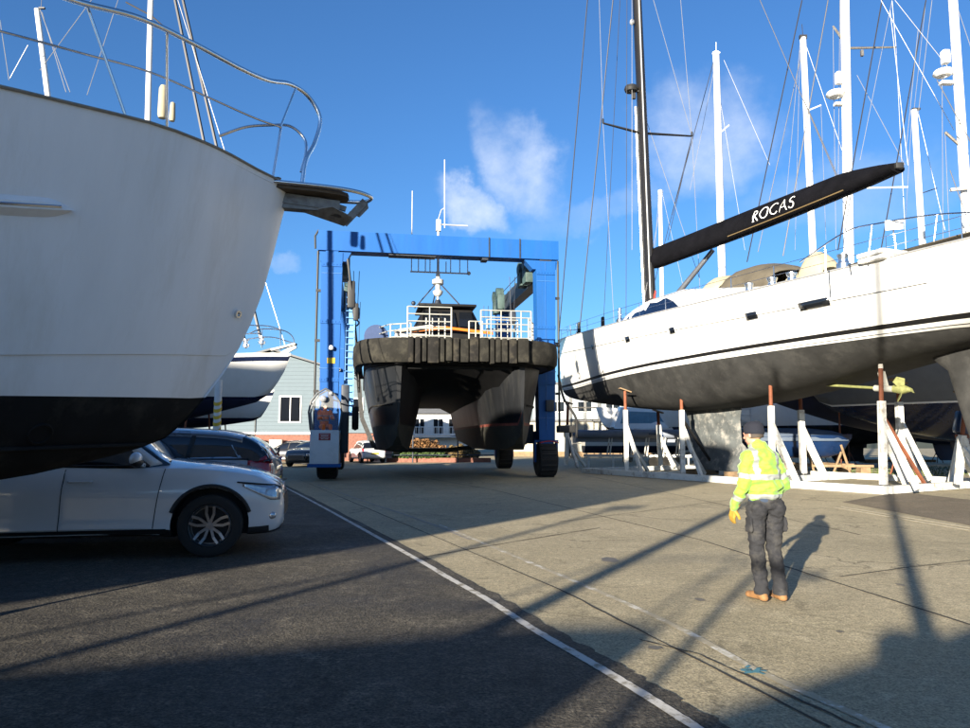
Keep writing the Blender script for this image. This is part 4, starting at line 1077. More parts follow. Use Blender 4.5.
# ================================================================== CATAMARAN WORKBOAT
cc = LFp + lr*(WID/2) + lu*(-3.6)
cc = V((-.84, 25.6, 0))
cat = thing('workboat', 'black catamaran workboat with ribbed rubber bow fender, hanging in the blue hoist', 'workboat', tuple(cc), lift_rz)
CZ = 4.15   # underside of the fender
for sg in (-1, 1):
    rows = []
    for y, zb, kb, kt in ((0, 2.05, .02, .10), (.25, 1.62, .05, .34), (.7, 1.32, .16, .66), (1.3, 1.18, .34, .95), (2.1, 1.12, .50, 1.14), (3.5, 1.10, .58, 1.20), (8, 1.12, .60, 1.22), (14, 1.5, .60, 1.22)):
        zc = max(zb + .35, 2.02); zm = zc + .10
        c0 = sg*2.22
        def xw(z, k): return lerp(kb, kt, ((z-zb)/(CZ-zb))**.85)*k
        zz = [CZ+.02, 3.4, 2.7, zm, zc, lerp(zc, zb, .55), zb]
        rows.append([V((c0 + (1.0 if sg > 0 else 1.0)*xw(z, 1), y, z)) for z in zz] + [V((c0 - xw(z, 1), y, z)) for z in zz[::-1]])
    mb = MB()
    n = len(rows[0]); band = [0, 0, 0, 2, 1, 1, 1, 1, 1, 2, 0, 0, 0]
    for i in range(len(rows)-1):
        for k in range(n-1):
            m_ = band[k]
            if m_ == 2 and sg < 0: m_ = 0
            mb.add([rows[i][k], rows[i][k+1], rows[i+1][k+1], rows[i+1][k]], [(0, 1, 2, 3)], m_)
    mb.add(rows[0], [tuple(range(n))], 0)
    part('hull', mb, [CATBLK, CATBOT, CATRED], cat, angle=16)
    # rubbing strakes and growth line
    mb = MB()
    for z in (2.75,):
        mb.tube([V((sg*2.22 + sg*(lerp(kb, kt, ((z-zb)/(CZ-zb))**.85)+.02), y, z)) for y, zb, kb, kt in ((.25, 1.62, .05, .34), (.7, 1.32, .16, .66), (1.3, 1.18, .34, .95), (2.1, 1.12, .50, 1.14), (3.5, 1.10, .58, 1.20), (8, 1.12, .60, 1.22))], .03, 6)
    part('rubbing_strake', mb, RUBBER, cat)
# bridge deck
mb = MB(); rows = []
for y, z0, w in ((.15, CZ-.12, 1.9), (1.2, CZ-.35, 1.8), (3.5, CZ-.75, 1.7), (14, CZ-.95, 1.7)):
    rows.append([V((-w, y, CZ)), V((-w, y, z0-.5 if y > 1 else z0)), V((-w*.4, y, z0)), V((w*.4, y, z0)), V((w, y, z0-.5 if y > 1 else z0)), V((w, y, CZ))])
mb.grid(rows); mb.add(rows[0], [tuple(range(6))]); part('bridge_deck', mb, BLACK, cat)
mb = MB(); mb.prism([V((-3.45, 1.2, CZ)), V((-3.2, .3, CZ)), V((-2.3, -.28, CZ)), V((2.3, -.28, CZ)), V((3.2, .3, CZ)), V((3.45, 1.2, CZ)), V((3.5, 14, CZ)), V((-3.5, 14, CZ))], V((0, 0, .82)))
dk = part('deck', mb, BLACK, cat, smooth=False)
# fender: path round the bow
fp = smooth_path([V((-3.56, 7, 0)), V((-3.60, 3.2, 0)), V((-3.58, 1.4, 0)), V((-3.3, .35, 0)), V((-2.5, -.22, 0)), V((-1.0, -.36, 0)), V((1.0, -.36, 0)), V((2.5, -.22, 0)), V((3.3, .35, 0)), V((3.58, 1.4, 0)), V((3.6, 3.2, 0)), V((3.56, 7, 0))], 6)
mb = MB(); rws = []
for i, p in enumerate(fp):
    t = (fp[min(i+1, len(fp)-1)] - fp[max(0, i-1)]).normalized(); n_ = V((t.y, -t.x, 0))
    dr = .0
    rws.append([p + n_*a + V((0, 0, CZ+b)) for a, b in ((-.1, .05), (.16, .04), (.24, .14), (.26, .45), (.24, .78), (.16, .90), (-.1, .90))])
mb.grid(rws); fend = part('bow_fender', mb, FENDER, cat, angle=50)
random.seed(5); x = -1.95
while x < 2.1:
    w_ = random.choice((.16, .22, .34, .30, .2, .42)); mb = MB()
    yv = -.36 - .22; dz = random.uniform(-.02, .05)
    mb.box(V((x+w_/2, yv-.02, CZ+.46+dz)), (w_*.93, .26 + random.uniform(-.05, .07), .88 + random.uniform(-.05, .05)), bev=.055)
    part('fender_block', mb, FENDER if random.random() < .6 else RUBBER, fend); x += w_ + random.uniform(.015, .05)
# tyre fender on the side
mb = MB(); T = Matrix.Translation(V((-3.72, 1.6, 2.3))) @ Matrix.Rotation(PI/2, 4, 'Y'); mb.lathe([(.22, -.1), (.4, -.12), (.46, 0), (.4, .12), (.22, .1), (.2, 0), (.22, -.1)], T, 24); part('tyre_fender', mb, RUBBER, cat)
DZ = CZ + .86
# deck rails / cages
def cage(x0, x1, y, h, nv, nh, name='deck_rail', y2=None):
    mb = MB(); y2 = y if y2 is None else y2
    for k in range(nv+1):
        t = k/nv; mb.tube([V((lerp(x0, x1, t), lerp(y, y2, t), DZ)), V((lerp(x0, x1, t), lerp(y, y2, t), DZ+h))], .032 if k in (0, nv) else .022, 7)
    for k in range(1, nh+1):
        z = DZ + h*k/nh; mb.tube([V((x0, y, z)), V((x1, y2, z))], .026, 7)
    part(name, mb, mat('rail_white', (.42, .42, .38), .5, .2, var=.2), cat)
cage(-1.9, -.30, .6, 1.34, 2, 5); cage(.8, 2.7, .6, 1.28, 5, 5); cage(-2.5, -1.78, 1.0, .72, 2, 3, y2=.6); cage(2.6, 3.0, .6, 1.0, 2, 3, y2=1.6); cage(-1.2, -.5, .9, 1.0, 3, 3)
cage(1.2, 2.4, 1.6, 1.1, 3, 3); cage(.4, .9, .9, .9, 2, 2)
for s_ in (-1, 1):
    mb = MB()
    for z in (.35, .7, 1.05): mb.tube([V((s_*(2.5 if s_ < 0 else 3.0), 1.0 if s_ < 0 else 1.6, DZ+z*.7)), V((s_*3.35, 3, DZ+z*.7)), V((s_*3.35, 12, DZ+z*.7))], .02, 6)
    for y in (3, 5, 7, 9, 11): mb.tube([V((s_*3.35, y, DZ)), V((s_*3.35, y, DZ+.74))], .022, 6)
    part('side_rail', mb, MATS['rail_white'], cat)
# wheelhouse
mb = MB(); wh = []
for y, w, z1 in ((3.4, 1.45, .05), (3.7, 1.45, 1.0), (4.3, 1.4, 1.95), (4.5, 1.38, 2.0), (8.2, 1.5, 2.0), (8.3, 1.5, .0)):
    wh.append([V((-w*1.15, y, DZ)), V((-w, y, DZ+z1*.62)), V((-w*.72, y, DZ+z1)), V((w*.72, y, DZ+z1)), V((w, y, DZ+z1*.62)), V((w*1.15, y, DZ))])
mb.grid(wh); house = part('wheelhouse', mb, BLACK, cat, smooth=False)
mb = MB(); mb.prism([V((-1.75, 3.35, DZ+.78)), V((-.2, 3.2, DZ+.95)), V((1.75, 3.35, DZ+.78)), V((1.75, 3.42, DZ+.9)), V((-.2, 3.27, DZ+1.06)), V((-1.75, 3.42, DZ+.9))], V((0, .06, 0))); part('orange_coaming', mb, ORANGE, house, smooth=False)
for x0 in (-1.05, -.33, .39):
    mb = MB(); mb.add([V((x0, 3.68, DZ+1.12)), V((x0+.62, 3.68, DZ+1.12)), V((x0+.57, 4.13, DZ+1.80)), V((x0+.05, 4.13, DZ+1.80))], [(0, 1, 2, 3)]); o_ = part('wheelhouse_window', mb, GLASSD, house, smooth=False)
    sm = o_.modifiers.new('t', 'SOLIDIFY'); sm.thickness = .02
mb = MB(); mb.box(V((-.05, 5.2, DZ+2.07)), (2.4, 2.6, .1), bev=.03); part('wheelhouse_roof', mb, BLACK, house)
mb = MB(); mb.beam(V((-2.3, 2.2, DZ+.62)), V((-.9, 2.2, DZ+.85)), .5, .12); mb.box(V((-1.7, 2.2, DZ+.3)), (1.2, .5, .5), bev=.05); part('deck_locker', mb, mat('locker_pale', (.45, .43, .40), .6), cat)
# blue drum to port
mb = MB(); T = Matrix.Translation(V((-3.0, 2.2, DZ+.38))) @ Matrix.Rotation(.35, 4, 'Y') @ Matrix.Rotation(PI/2, 4, 'X'); mb.lathe([(.1, -.3), (.46, -.3), (.46, .3), (.1, .3)], T, 24); part('hose_reel', mb, mat('dark_blue_drum', (.03, .06, .16), .5), cat)
# mast with radar and aerials
mx, my = -.35, 5.2; RZ = DZ+2.12
MW = mat('white_mast_parts', (.50, .50, .49), .4)
mb = MB()
mb.tube([V((mx, my, RZ+.4)), V((mx, my, RZ+2.2))], .055, 8); mb.lathe([(.10, 0), (.20, .1), (.23, .22), (.11, .30), (.11, .5), (.25, .54), (.25, .72), (.10, .78), (.08, 1.1), (0, 1.12)], Matrix.Translation(V((mx, my, RZ+.55))), 20)
mm = part('radar_mast', mb, MW, cat)
mb = MB()
for dx, dy in ((-1.0, 0), (1.15, 0), (-.2, 1.2)): mb.tube([V((mx+dx, my+dy, RZ)), V((mx+dx*.1, my+dy*.1, RZ+1.1))], .03, 6)
mb.ball(V((mx-1.05, my, RZ+.22)), .1); mb.ball(V((mx+1.15, my, RZ+.15)), .1); mb.lathe([(.12, 0), (.2, .15), (.1, .4)], Matrix.Translation(V((mx, my, RZ))), 12); part('mast_strut', mb, LIFTD, mm)
mb = MB(); mb.tube([V((mx-1.2, my, RZ+1.6)), V((mx+1.35, my, RZ+1.6))], .035, 6); mb.tube([V((mx-.1, my, RZ+3.75)), V((mx+1.3, my, RZ+3.75))], .03, 6); mb.box(V((mx, my, RZ+3.7)), (.2, .18, .5)); mb.tube([V((mx, my, RZ+1.55)), V((mx, my, RZ+3.8))], .05, 6); mb.box(V((mx-.1, my, RZ+2.9)), (.5, .1, .12)); mb.ball(V((mx+1.35, my, RZ+1.62)), .09); part('mast_crosstree', mb, MW, mm)
for dx, h in ((-1.15, 3.6), (-.85, .6), (-.55, 1.1), (-.35, .7), (.35, .5), (.55, 1.2), (.95, 1.1), (1.3, 1.0)):
    mb = MB(); mb.tube([V((mx+dx, my, RZ+1.6)), V((mx+dx, my, RZ+1.6+h))], .022, 6); part('whip_aerial', mb, MW, mm)
mb = MB(); mb.tube([V((mx+.28, my, RZ+3.6)), V((mx+.26, my, RZ+6.7))], .025, 6); mb.tube([V((mx-.05, my, RZ+3.8)), V((mx+.12, my, RZ+4.4)), V((mx+.25, my, RZ+4.5))], .02, 5); part('whip_aerial', mb, MW, mm)

# ================================================================== BIG WHITE YACHT
B0 = V((4.35, 42, 0)); RD = V((.358, -.934, 0)); RN = V((-.934, -.358, 0))
def rf_(s, b, z): return B0 + RD*s + RN*b + V((0, 0, z))
RL = 30
r_zs = table([(0, 7.25), (3, 7.0), (8, 6.65), (14, 6.4), (20, 6.22), (26, 6.15), (30, 6.2)])
r_bs = table([(0, .04), (.5, .28), (2, .85), (5, 1.7), (9, 2.5), (13, 2.95), (18, 3.1), (24, 2.9), (30, 2.3)])
r_zk = table([(0, 7.2), (.12, 5.6), (.3, 4.55), (.7, 4.1), (1.5, 3.85), (3, 3.6), (6.5, 3.2), (9.2, 2.92), (13.4, 2.68), (17, 2.9), (20, 3.28), (22, 3.62), (25, 4.05), (28, 4.5), (30, 4.8)])
r_ex = table([(0, .9), (2, .75), (5, .5), (9, .33), (14, .27), (22, .30), (30, .33)])
roc = thing('sailing_yacht', 'very large white sailing yacht with black boom cover lettered ROCAS, propped on white cradle', 'sailing yacht', tuple(rf_(14, 0, 0)), 0)
mb = MB(); ssr = [0, .05, .12, .22, .35, .5, .8, 1.2, 1.8, 2.6, 3.6, 5, 6.5, 8, 9.5, 11, 13, 15, 17, 19, 21, 23, 25, 27, 28.7, 30]
WLr = lambda s: 4.33 + .0*s
hull(mb, rf_, ssr, r_zs, r_bs, r_zk, r_ex,
     [(lambda s: 4.33, 12, 0), (lambda s: 4.38, 1, 1), (lambda s: 4.40, 1, 2), (lambda s: 4.50, 1, 1), (lambda s: 4.62, 1, 2), (None, 12, 1)], deck=1, deck_drop=.1)
rh = part('hull', mb, [WORNAF, WHITE, BLACK], roc, world=True, angle=30)
rb = bvh_of(rh.data)
def r_side(s, z, off=0.0, sg=1):
    o_ = rf_(s, sg*8, z); h = rb.ray_cast(o_, -RN*sg)
    return (h[0] + RN*sg*off) if h[0] is not None else rf_(s, sg*r_bs(s), z)
# cove line and portlights
mb = MB(); mb.tube([r_side(s, r_zs(s)-.75, .0, 1) for s in [.6+k*.7 for k in range(36)]], .014, 5); part('cove_line', mb, BLACK, roc, world=True)
def s_at(px, b=2.6):
    q = (px-CX)/F; # solve along the side
    lo, hi = 0, 30
    for _ in range(50):
        m_ = (lo+hi)/2; p = rf_(m_, min(b, r_bs(m_)), 0)
        if p.x/p.y < q: lo = m_
        else: hi = m_
    return (lo+hi)/2
for px_, w_ in ((590, .22), (625, .42), (670, .36), (749, .5), (811, 1.05)):
    s_ = s_at(px_, 9); z = r_zs(s_)-.75; mb = MB()
    mb.grid([[r_side(s_+t*w_, z-.11, .012), r_side(s_+t*w_, z+.11, .012)] for t in (-.5, -.25, 0, .25, .5)])
    fm = MB(); ring = [(-.5, -.11), (0, -.115), (.5, -.11), (.54, 0), (.5, .11), (0, .115), (-.5, .11), (-.54, 0)]
    fm.tube([r_side(s_+t*w_, z+dz_, .014) for t, dz_ in ring], .014, 5, closed=True); fr__ = part('portlight_frame', fm, ALU, roc, world=True)
    o_ = part('portlight', mb, GLASSD, roc, world=True); sm = o_.modifiers.new('t', 'SOLIDIFY'); sm.thickness = .03; sm.offset = 0
# bulwark / toe rail
for sg in (1, -1):
    mb = MB(); mb.tube([rf_(s, sg*(r_bs(s)-.02), r_zs(s)+.03) for s in ssr if s > .1], .035, 6); part('toe_rail', mb, ALU, roc, world=True)
# keel
mb = MB(); rws = []
for z, x0, x1, th in ((2.95, 11.7, 15.4, .22), (2.3, 12.1, 15.25, .17), (1.4, 12.3, 15.3, .15), (.9, 12.35, 15.9, .22), (.5, 12.4, 16.3, .30), (.30, 12.5, 16.3, .27)):
    rws.append([rf_(lerp(x0, x1, t), sg*th, z) for t, sg in ((0, 0), (.06, .55), (.2, .9), (.45, 1), (.75, .6), (1, .06), (1, -.06), (.75, -.6), (.45, -1), (.2, -.9), (.06, -.55))])
mb.grid(rws, wrap=True); mb.add(rws[-1], [tuple(range(11))]); part('keel', mb, KEELAF, roc, world=True)
mb = MB(); rws = []
for z, x0, x1, th in ((4.3, 22.6, 25.6, .14), (3.75, 23.3, 25.4, .14), (3.4, 23.7, 25.3, .13), (2.2, 24.0, 25.2, .10), (1.1, 24.3, 25.1, .07)):
    rws.append([rf_(lerp(x0, x1, t), sg*th, z) for t, sg in ((0, 0), (.12, .8), (.4, 1), (.8, .5), (1, .05), (1, -.05), (.8, -.5), (.4, -1), (.12, -.8))])
mb.grid(rws, wrap=True); mb.add(rws[-1], [tuple(range(9))]); part('rudder', mb, WORNAF, roc, world=True)
# shaft and propeller
mb = MB(); mb.tube([rf_(19.6, .25, 3.30), rf_(22.3, .25, 2.98)], .045, 10); shf = part('propeller_shaft', mb, YPROP, roc, world=True)
mb = MB(); mb.beam(rf_(21.9, .25, 3.02), rf_(21.7, .2, 3.75), .22, .06, up=RN); mb.tube([rf_(21.55, .25, 3.06), rf_(22.25, .25, 2.98)], .10, 10); part('shaft_strut', mb, mat('pale_antifoul', (.40, .40, .36), .7, var=.2), roc, world=True)
mb = MB(); mb.tube([rf_(22.2, .25, 3.0), rf_(22.5, .25, 2.96), rf_(22.75, .25, 2.93)], [.12, .14, .05], 12)
for k in range(3):
    a = k*2.094+.5; dz = V((0, 0, 1))*math.cos(a) + RN*math.sin(a); c = rf_(22.45, .25, 2.96)
    tw = RD*.12 + dz.cross(RD)*.09
    mb.prism([c + dz*.08 - tw*.5, c + dz*.30 - tw*1.0, c + dz*.42, c + dz*.30 + tw*1.1, c + dz*.08 + tw*.5], RD*.025)
part('propeller', mb, YPROP, roc, world=True)
# coachroof
mb = MB(); rws = []
for s, h, w in ((7.6, .02, .7), (8.4, .18, 1.1), (9.6, .55, 1.7), (11, .85, 2.0), (12.4, 1.0, 2.15), (14.5, 1.05, 2.2), (16, .85, 2.1), (18.5, .5, 2.0), (24, .45, 1.9), (24.4, .05, 1.8)):
    z = r_zs(s)-.05; rws.append([rf_(s, w*1.12, z), rf_(s, w, z+h*.75), rf_(s, w*.85, z+h), rf_(s, 0, z+h*1.06), rf_(s, -w*.85, z+h), rf_(s, -w, z+h*.75), rf_(s, -w*1.12, z)])
mb.grid(rws); cr = part('coachroof', mb, WHITE, roc, world=True); crb = bvh_of(cr.data)
def cr_side(s, z, off=.01):
    h = crb.ray_cast(rf_(s, 8, z), -RN); return (h[0] + RN*off) if h[0] is not None else rf_(s, 1.9, z)
mb = MB(); rws = []
for k in range(12):
    s = lerp(8.4, 15.0, k/11); z0 = r_zs(s)+.04; h = {True: 1}.get(True)
    hh = table([(8.4, .05), (10, .40), (12, .66), (13.8, .70), (15, .08)])(s)
    rws.append([cr_side(s, z0, .015), cr_side(s, z0+hh*.5, .015), cr_side(s, z0+hh, .015)])
mb.grid(rws); part('cabin_window', mb, GLASSB, cr, world=True)
# mast
mbase = rf_(9.5, 0, r_zs(9.5)+.1); mtop_f = at(637, 0, 33.4)
mdir = (mtop_f - mbase); mtop = mbase + mdir*1.9
mb = MB(); n_ = 16; rws = []
for k in range(13):
    p = mbase.lerp(mtop, k/12); sc_ = lerp(1, .7, k/12)
    rws.append([p + RD*math.cos(2*PI*j/n_)*.33*sc_ + RN*math.sin(2*PI*j/n_)*.22*sc_ for j in range(n_)])
mb.grid(rws, wrap=True); ms = part('mast', mb, CARBON, roc, world=True)
mb = MB(); mb.tube([mbase + RN*.24 - RD*.2 + V((0, 0, .3)), mbase.lerp(mtop, .35) + RN*.22 - RD*.2], .06, 6); mb.tube([mbase + RN*.24 + RD*.36, mbase.lerp(mtop, .9) + RD*.3], .035, 6); part('mast_track', mb, ALU, ms, world=True)
tip1 = at(603, 123, 33.2); tip2 = at(692, 136, 33.9); root1 = at(641, 133, 33.3)
for tp in (tip1, tip2):
    mb = MB(); mb.beam(root1, tp, .16, .07, w1=.09, h1=.05); mb.lathe([(.05, 0), (.05, .2), (0, .25)], Matrix.Translation(tp), 8); part('spreader', mb, BLACK, ms, world=True)
mb = MB(); c = at(631, 89, 33.2); mb.lathe([(0, -.12), (.28, -.12), (.33, 0), (.28, .14), (0, .18)], Matrix.Translation(c), 20); mb.beam(c + V((.2, 0, -.12)), c + V((.55, 0, -.1)), .1, .06); mb.box(c + V((.12, 0, -.35)), (.2, .15, .3), bev=.03); part('radar_dome', mb, PLASTIC, ms, world=True)
mb = MB(); c = at(632, 22, 33.2); mb.ball(c, (.12, .12, .16)); part('mast_lamp', mb, LENS, ms, world=True)
# ropes at the mast foot
for k in range(9):
    mb = MB(); q = mbase + RN*(.1+.25*random.random()) + RD*random.uniform(-.1, .75); z0 = .1 + .2*random.random(); z1 = z0 + .7 + 1.0*random.random()
    mb.tube(smooth_path([q + V((0, 0, z0)), q + V((.04, 0, z0+.3)), q + V((-.05, .02, (z0+z1)/2)), q + V((.03, 0, z1))], 4), .045, 6); part('coiled_halyard', mb, ROPER if k % 3 else ROPED, roc, world=True)
# boom with cover
bm0 = at(655, 258, 33.1); bm1 = at(897, 166, 21.4)
bd = (bm1-bm0).normalized(); bl = (bm1-bm0).length; bn = bd.cross(V((0, 0, 1))).normalized(); 
if bn.dot(RN) < 0: bn = -bn
bu = bn.cross(bd); bu = bu if bu.z > 0 else -bu
hb_ = table([(0, .74), (.15, .72), (.5, .72), (.82, .70), (.93, .42), (1, .12)])   # cover height above the centre line
lb_ = table([(0, .46), (.5, .40), (.9, .25), (1, .16)])
mb = MB(); rws = []
for k in range(41):
    t = k/40; p = bm0 + bd*bl*t; u = hb_(t)*.62; l = lb_(t); wv = .03*noise.noise(V((t*20, 0, 0)))
    ring = [(0, u+.04), (.07+wv, u), (.22+wv, u*.5), (.33, 0), (.33, -l*.5), (.24, -l), (0, -l-.04), (-.24, -l), (-.33, -l*.5), (-.33, 0), (-.22, u*.5), (-.07, u)]
    rws.append([p + bn*a + bu*b_ for a, b_ in ring])
mb.grid(rws, wrap=True); mb.add(rws[0], [tuple(range(12))]); mb.add(rws[-1], [tuple(range(12))])
boom = part('boom_cover', mb, SAILBLK, roc, world=True, angle=60); bb = bvh_of(boom.data)
mb = MB(); mb.tube([bm0 + bd*bl*lerp(.42, .86, k/12) + bn*.27 - bu*(lb_(lerp(.42, .86, k/12))*.86) for k in range(13)], .022, 6); part('boom_edge', mb, mat('boom_gold_edge', (.35, .25, .12), .4, .5), roc, world=True)
mb = MB(); mb.box(bm1 + bd*.03 + V((0, 0, -.02)), (.26, .26, .2), bev=.05); part('boom_end_fitting', mb, PLASTIC, roc, world=True)
# lettering: letters drawn as tapered strokes
def stroke_letter(ch):
    th, tn = .12, .055; S_ = []
    def arc(cx, cy, rx, ry, a0, a1, w0, w1, n=16):
        P = []
        for k in range(n+1):
            a = lerp(a0, a1, k/n); wt = lerp(w0, w1, abs(math.cos(a))); P.append(((cx+rx*math.cos(a), cy+ry*math.sin(a)), (math.cos(a), math.sin(a)), wt))
        return P
    if ch == 'R':
        S_.append([((.14, 0), (1, 0), th), ((.14, 1), (1, 0), th)]); S_.append(arc(.14, .74, .40, .23, -PI/2, PI/2, tn, th)); S_.append([((.30, .50), (.8, .5), th), ((.66, 0), (.8, .5), th*.9)]); S_.append([((.0, .02), (0, 1), .04), ((.28, .02), (0, 1), .04)]); w = .74
    if ch == 'O': S_.append(arc(.5, .5, .45, .47, 0, 2*PI, tn, th, 28)); w = 1.0
    if ch == 'C': S_.append(arc(.5, .5, .45, .47, .75, 2*PI-.75, tn, th, 24)); w = .88
    if ch == 'A': S_.append([((.04, 0), (1, .3), tn), ((.42, 1), (1, .3), tn)]); S_.append([((.42, 1), (1, -.3), th), ((.82, 0), (1, -.3), th)]); S_.append([((.18, .34), (0, 1), .05), ((.66, .34), (0, 1), .05)]); w = .86
    if ch == 'S':
        P = arc(.32, .74, .24, .22, .5, PI*1.25, tn, th*.8, 12); P2 = arc(.30, .27, .27, .25, PI*.42, -PI+.35, tn, th*.9, 12); S_.append(P); S_.append(P2); S_.append([((.15, .60), (.5, .8), th), ((.42, .50), (.5, .8), th)]); w = .62
    return S_, w
mb = MB(); u0 = 0; txt = 'ROCAS'; gap = .16; hgt = .44
tot = sum(stroke_letter(c)[1]+gap for c in txt); t0 = (s_at(757, 0) - 9.5)
for c in txt:
    st, w = stroke_letter(c)
    for stp in st:
        if len(stp) == 2:
            (p_, n__, w__), (p2_, n2_, w2_) = stp; stp = [((lerp(p_[0], p2_[0], k/10), lerp(p_[1], p2_[1], k/10)), n__, w__) for k in range(11)]
        rws = []
        for (cx_, cy_), (nx, ny), wd in stp:
            l_ = math.hypot(nx, ny); nx /= l_; ny /= l_; r2 = []
            for sg in (-.5, .5):
                X = (u0 + cx_ + nx*wd*sg)*hgt; Y = (cy_ + ny*wd*sg)*hgt
                r2.append((X, Y))
            rws.append(r2)
        R3 = []
        for r2 in rws:
            rr2 = []
            for X, Y in r2:
                p = bm0 + bd*(TX0 if False else 6.75 + X) + bu*(-.20 + Y) + bn*3
                h = bb.ray_cast(p, -bn); q = (h[0] if h[0] is not None else bm0 + bd*(6.75+X) + bu*(-.2+Y) + bn*.33) + bn*.03
                rr2.append(q)
            R3.append(rr2)
        mb.grid(R3)
    u0 += w + gap
part('name_lettering', mb, LETTER, boom, world=True, smooth=False)
# vang strut
mb = MB(); mb.tube([at(713, 250, 30.5), at(675, 297, 32)], [.10, .13], 10); part('boom_vang', mb, mat('vang_grey', (.13, .14, .16), .4, .4), roc, world=True)
# sprayhoods and bimini
def canopy(name, s0, s1, z0, h, w, m_, front=.5, n=10, flat=False):
    mb = MB(); rws = []
    for k in range(n+1):
        t = k/n; s = lerp(s0, s1, t); hh = h*(math.sin(min(1, t/front)*PI/2)**.7*(1 - .45*max(0, (t-.5)/.5)**2) if not flat else 1)
        rws.append([rf_(s, w*math.cos(a)*(1 if not flat else 1), z0 + hh*(math.sin(a)**.55 if not flat else .12*math.sin(a)+.88)) for a in [PI*j/12 for j in range(13)]])
    mb.grid(rws); o_ = part(name, mb, m_, roc, world=True); sm = o_.modifiers.new('t', 'SOLIDIFY'); sm.thickness = .03; return o_
canopy('spray_hood', s_at(712, .5), s_at(738, .5), 6.95, 1.05, 1.3, CREAM, .8)
canopy('bimini', s_at(735, .5), s_at(798, .5), 6.75, 1.15, 1.45, TAUPE, .3)
canopy('wheel_cover', s_at(799, .5), s_at(829, .5), 6.4, 1.45, .62, CREAM, .45)
canopy('cockpit_cover', s_at(786, .5), s_at(803, .5), 6.5, .75, .7, CREAM, .5)
# winches
for px_ in (747, 770, 790, 843):
    s_ = s_at(px_, 2.2); c = rf_(s_, 1.9, r_zs(s_)+.30 if px_ != 843 else r_zs(s_)+.45)
    mb = MB(); mb.lathe([(.20, -.25), (.20, 0), (.15, .03), (.13, .15), (.17, .24), (.17, .28), (.06, .30), (0, .34)], Matrix.Translation(c), 18); part('winch', mb, STEEL, roc, world=True)
# stern gear
canopy('stern_awning', s_at(893, .5), 30, 6.35, .25, 1.9, TAUPE, 1, flat=True)
mb = MB(); mb.tube(smooth_path([at(800, 262, 21.5), at(845, 232, 20), at(880, 223, 18.6), at(930, 215, 17.4), at(975, 212, 16.4)], 5), .02, 6)
for a, b in (((893, 228), (898, 262)), ((937, 215), (932, 258)), ((872, 225), (868, 262)), ((968, 212), (960, 255)), ((845, 232), (850, 262)), ((825, 246), (826, 272))): mb.tube([at(*a, 18.5), at(*b, 18.5)], .02, 6)
part('stern_rail', mb, STEEL, roc, world=True)
mb = MB(); mb.box(at(894, 225, 18.3), (.42, .06, .26), bev=.01, rz=-.3); part('lifebuoy_panel', mb, mat('panel_white', (.8, .8, .78), .5), roc, world=True)
mb = MB(); mb.box(at(882, 255, 18.6), (.95, .8, .13), bev=.05, rz=.36); mb.box(at(882, 260, 18.6), (.85, .8, .12), bev=.05, rz=.36); part('deck_box', mb, WHITE, roc, world=True)
# guard wires and stanchions along the near side
mb = MB()
for s in [1.5+k*1.9 for k in range(15)]:
    if 9 < s < 11: continue
    mb.tube([rf_(s, r_bs(s)-.08, r_zs(s)), rf_(s, r_bs(s)-.08, r_zs(s)+.62)], .014, 5)
for h in (.33, .62): mb.tube([rf_(s, r_bs(s)-.08, r_zs(s)+h) for s in [1.5+k*1.9 for k in range(15)]], .008, 4)
mb.tube(smooth_path([rf_(1.5, r_bs(1.5), r_zs(1)+.62), rf_(.2, .1, r_zs(0)+.65), rf_(1.5, -r_bs(1.5), r_zs(1)+.62)], 6), .018, 6)
part('guard_rail', mb, STEEL, roc, world=True)
mb = MB(); mb.beam(at(548, 342, 42.2), at(566, 345, 42), .2, .1); mb.tube([at(572, 343, 41.8), at(570, 325, 41.8)], .02, 5); part('bow_roller', mb, GALV, roc, world=True)
for px_, py_ in ((579, 335), (603, 331), (620, 322)):
    mb = MB(); mb.lathe([(.14, -.2), (.2, -.1), (.2, .1), (.1, .2), (.09, .7), (0, .75)], Matrix.Translation(at(px_, py_, 40 if px_ < 600 else 36)), 12); part('furler_drum', mb, PLASTIC if px_ != 620 else STEEL, roc, world=True)
# rigging
wires('stay', [(at(558, 345, 41.8), at(590, -30, 37)), (at(579, 335, 40), at(616, -30, 36))], .03, WIRED, roc)
wires('stay', [(at(603, 331, 38), at(620, 0, 35)), (tip2, at(650, 300, 33)), (at(626, 322, 33), at(627, -20, 33)), (tip2, at(668, 240, 33))], .014, WIRED, roc)
wires('shroud', [(tip1, at(598, -40, 33.2)), (tip1, at(614, 322, 33.5)), (tip2, at(645, -30, 33.7)), (tip2, at(700, 290, 33)), (tip2, at(679, -20, 33.7)), (at(632, 250, 33), at(632, -10, 33)), (at(643, 110, 33.5), at(700, 280, 33)), (at(663, 190, 33), at(640, 325, 33))], .012, WIREL, roc)

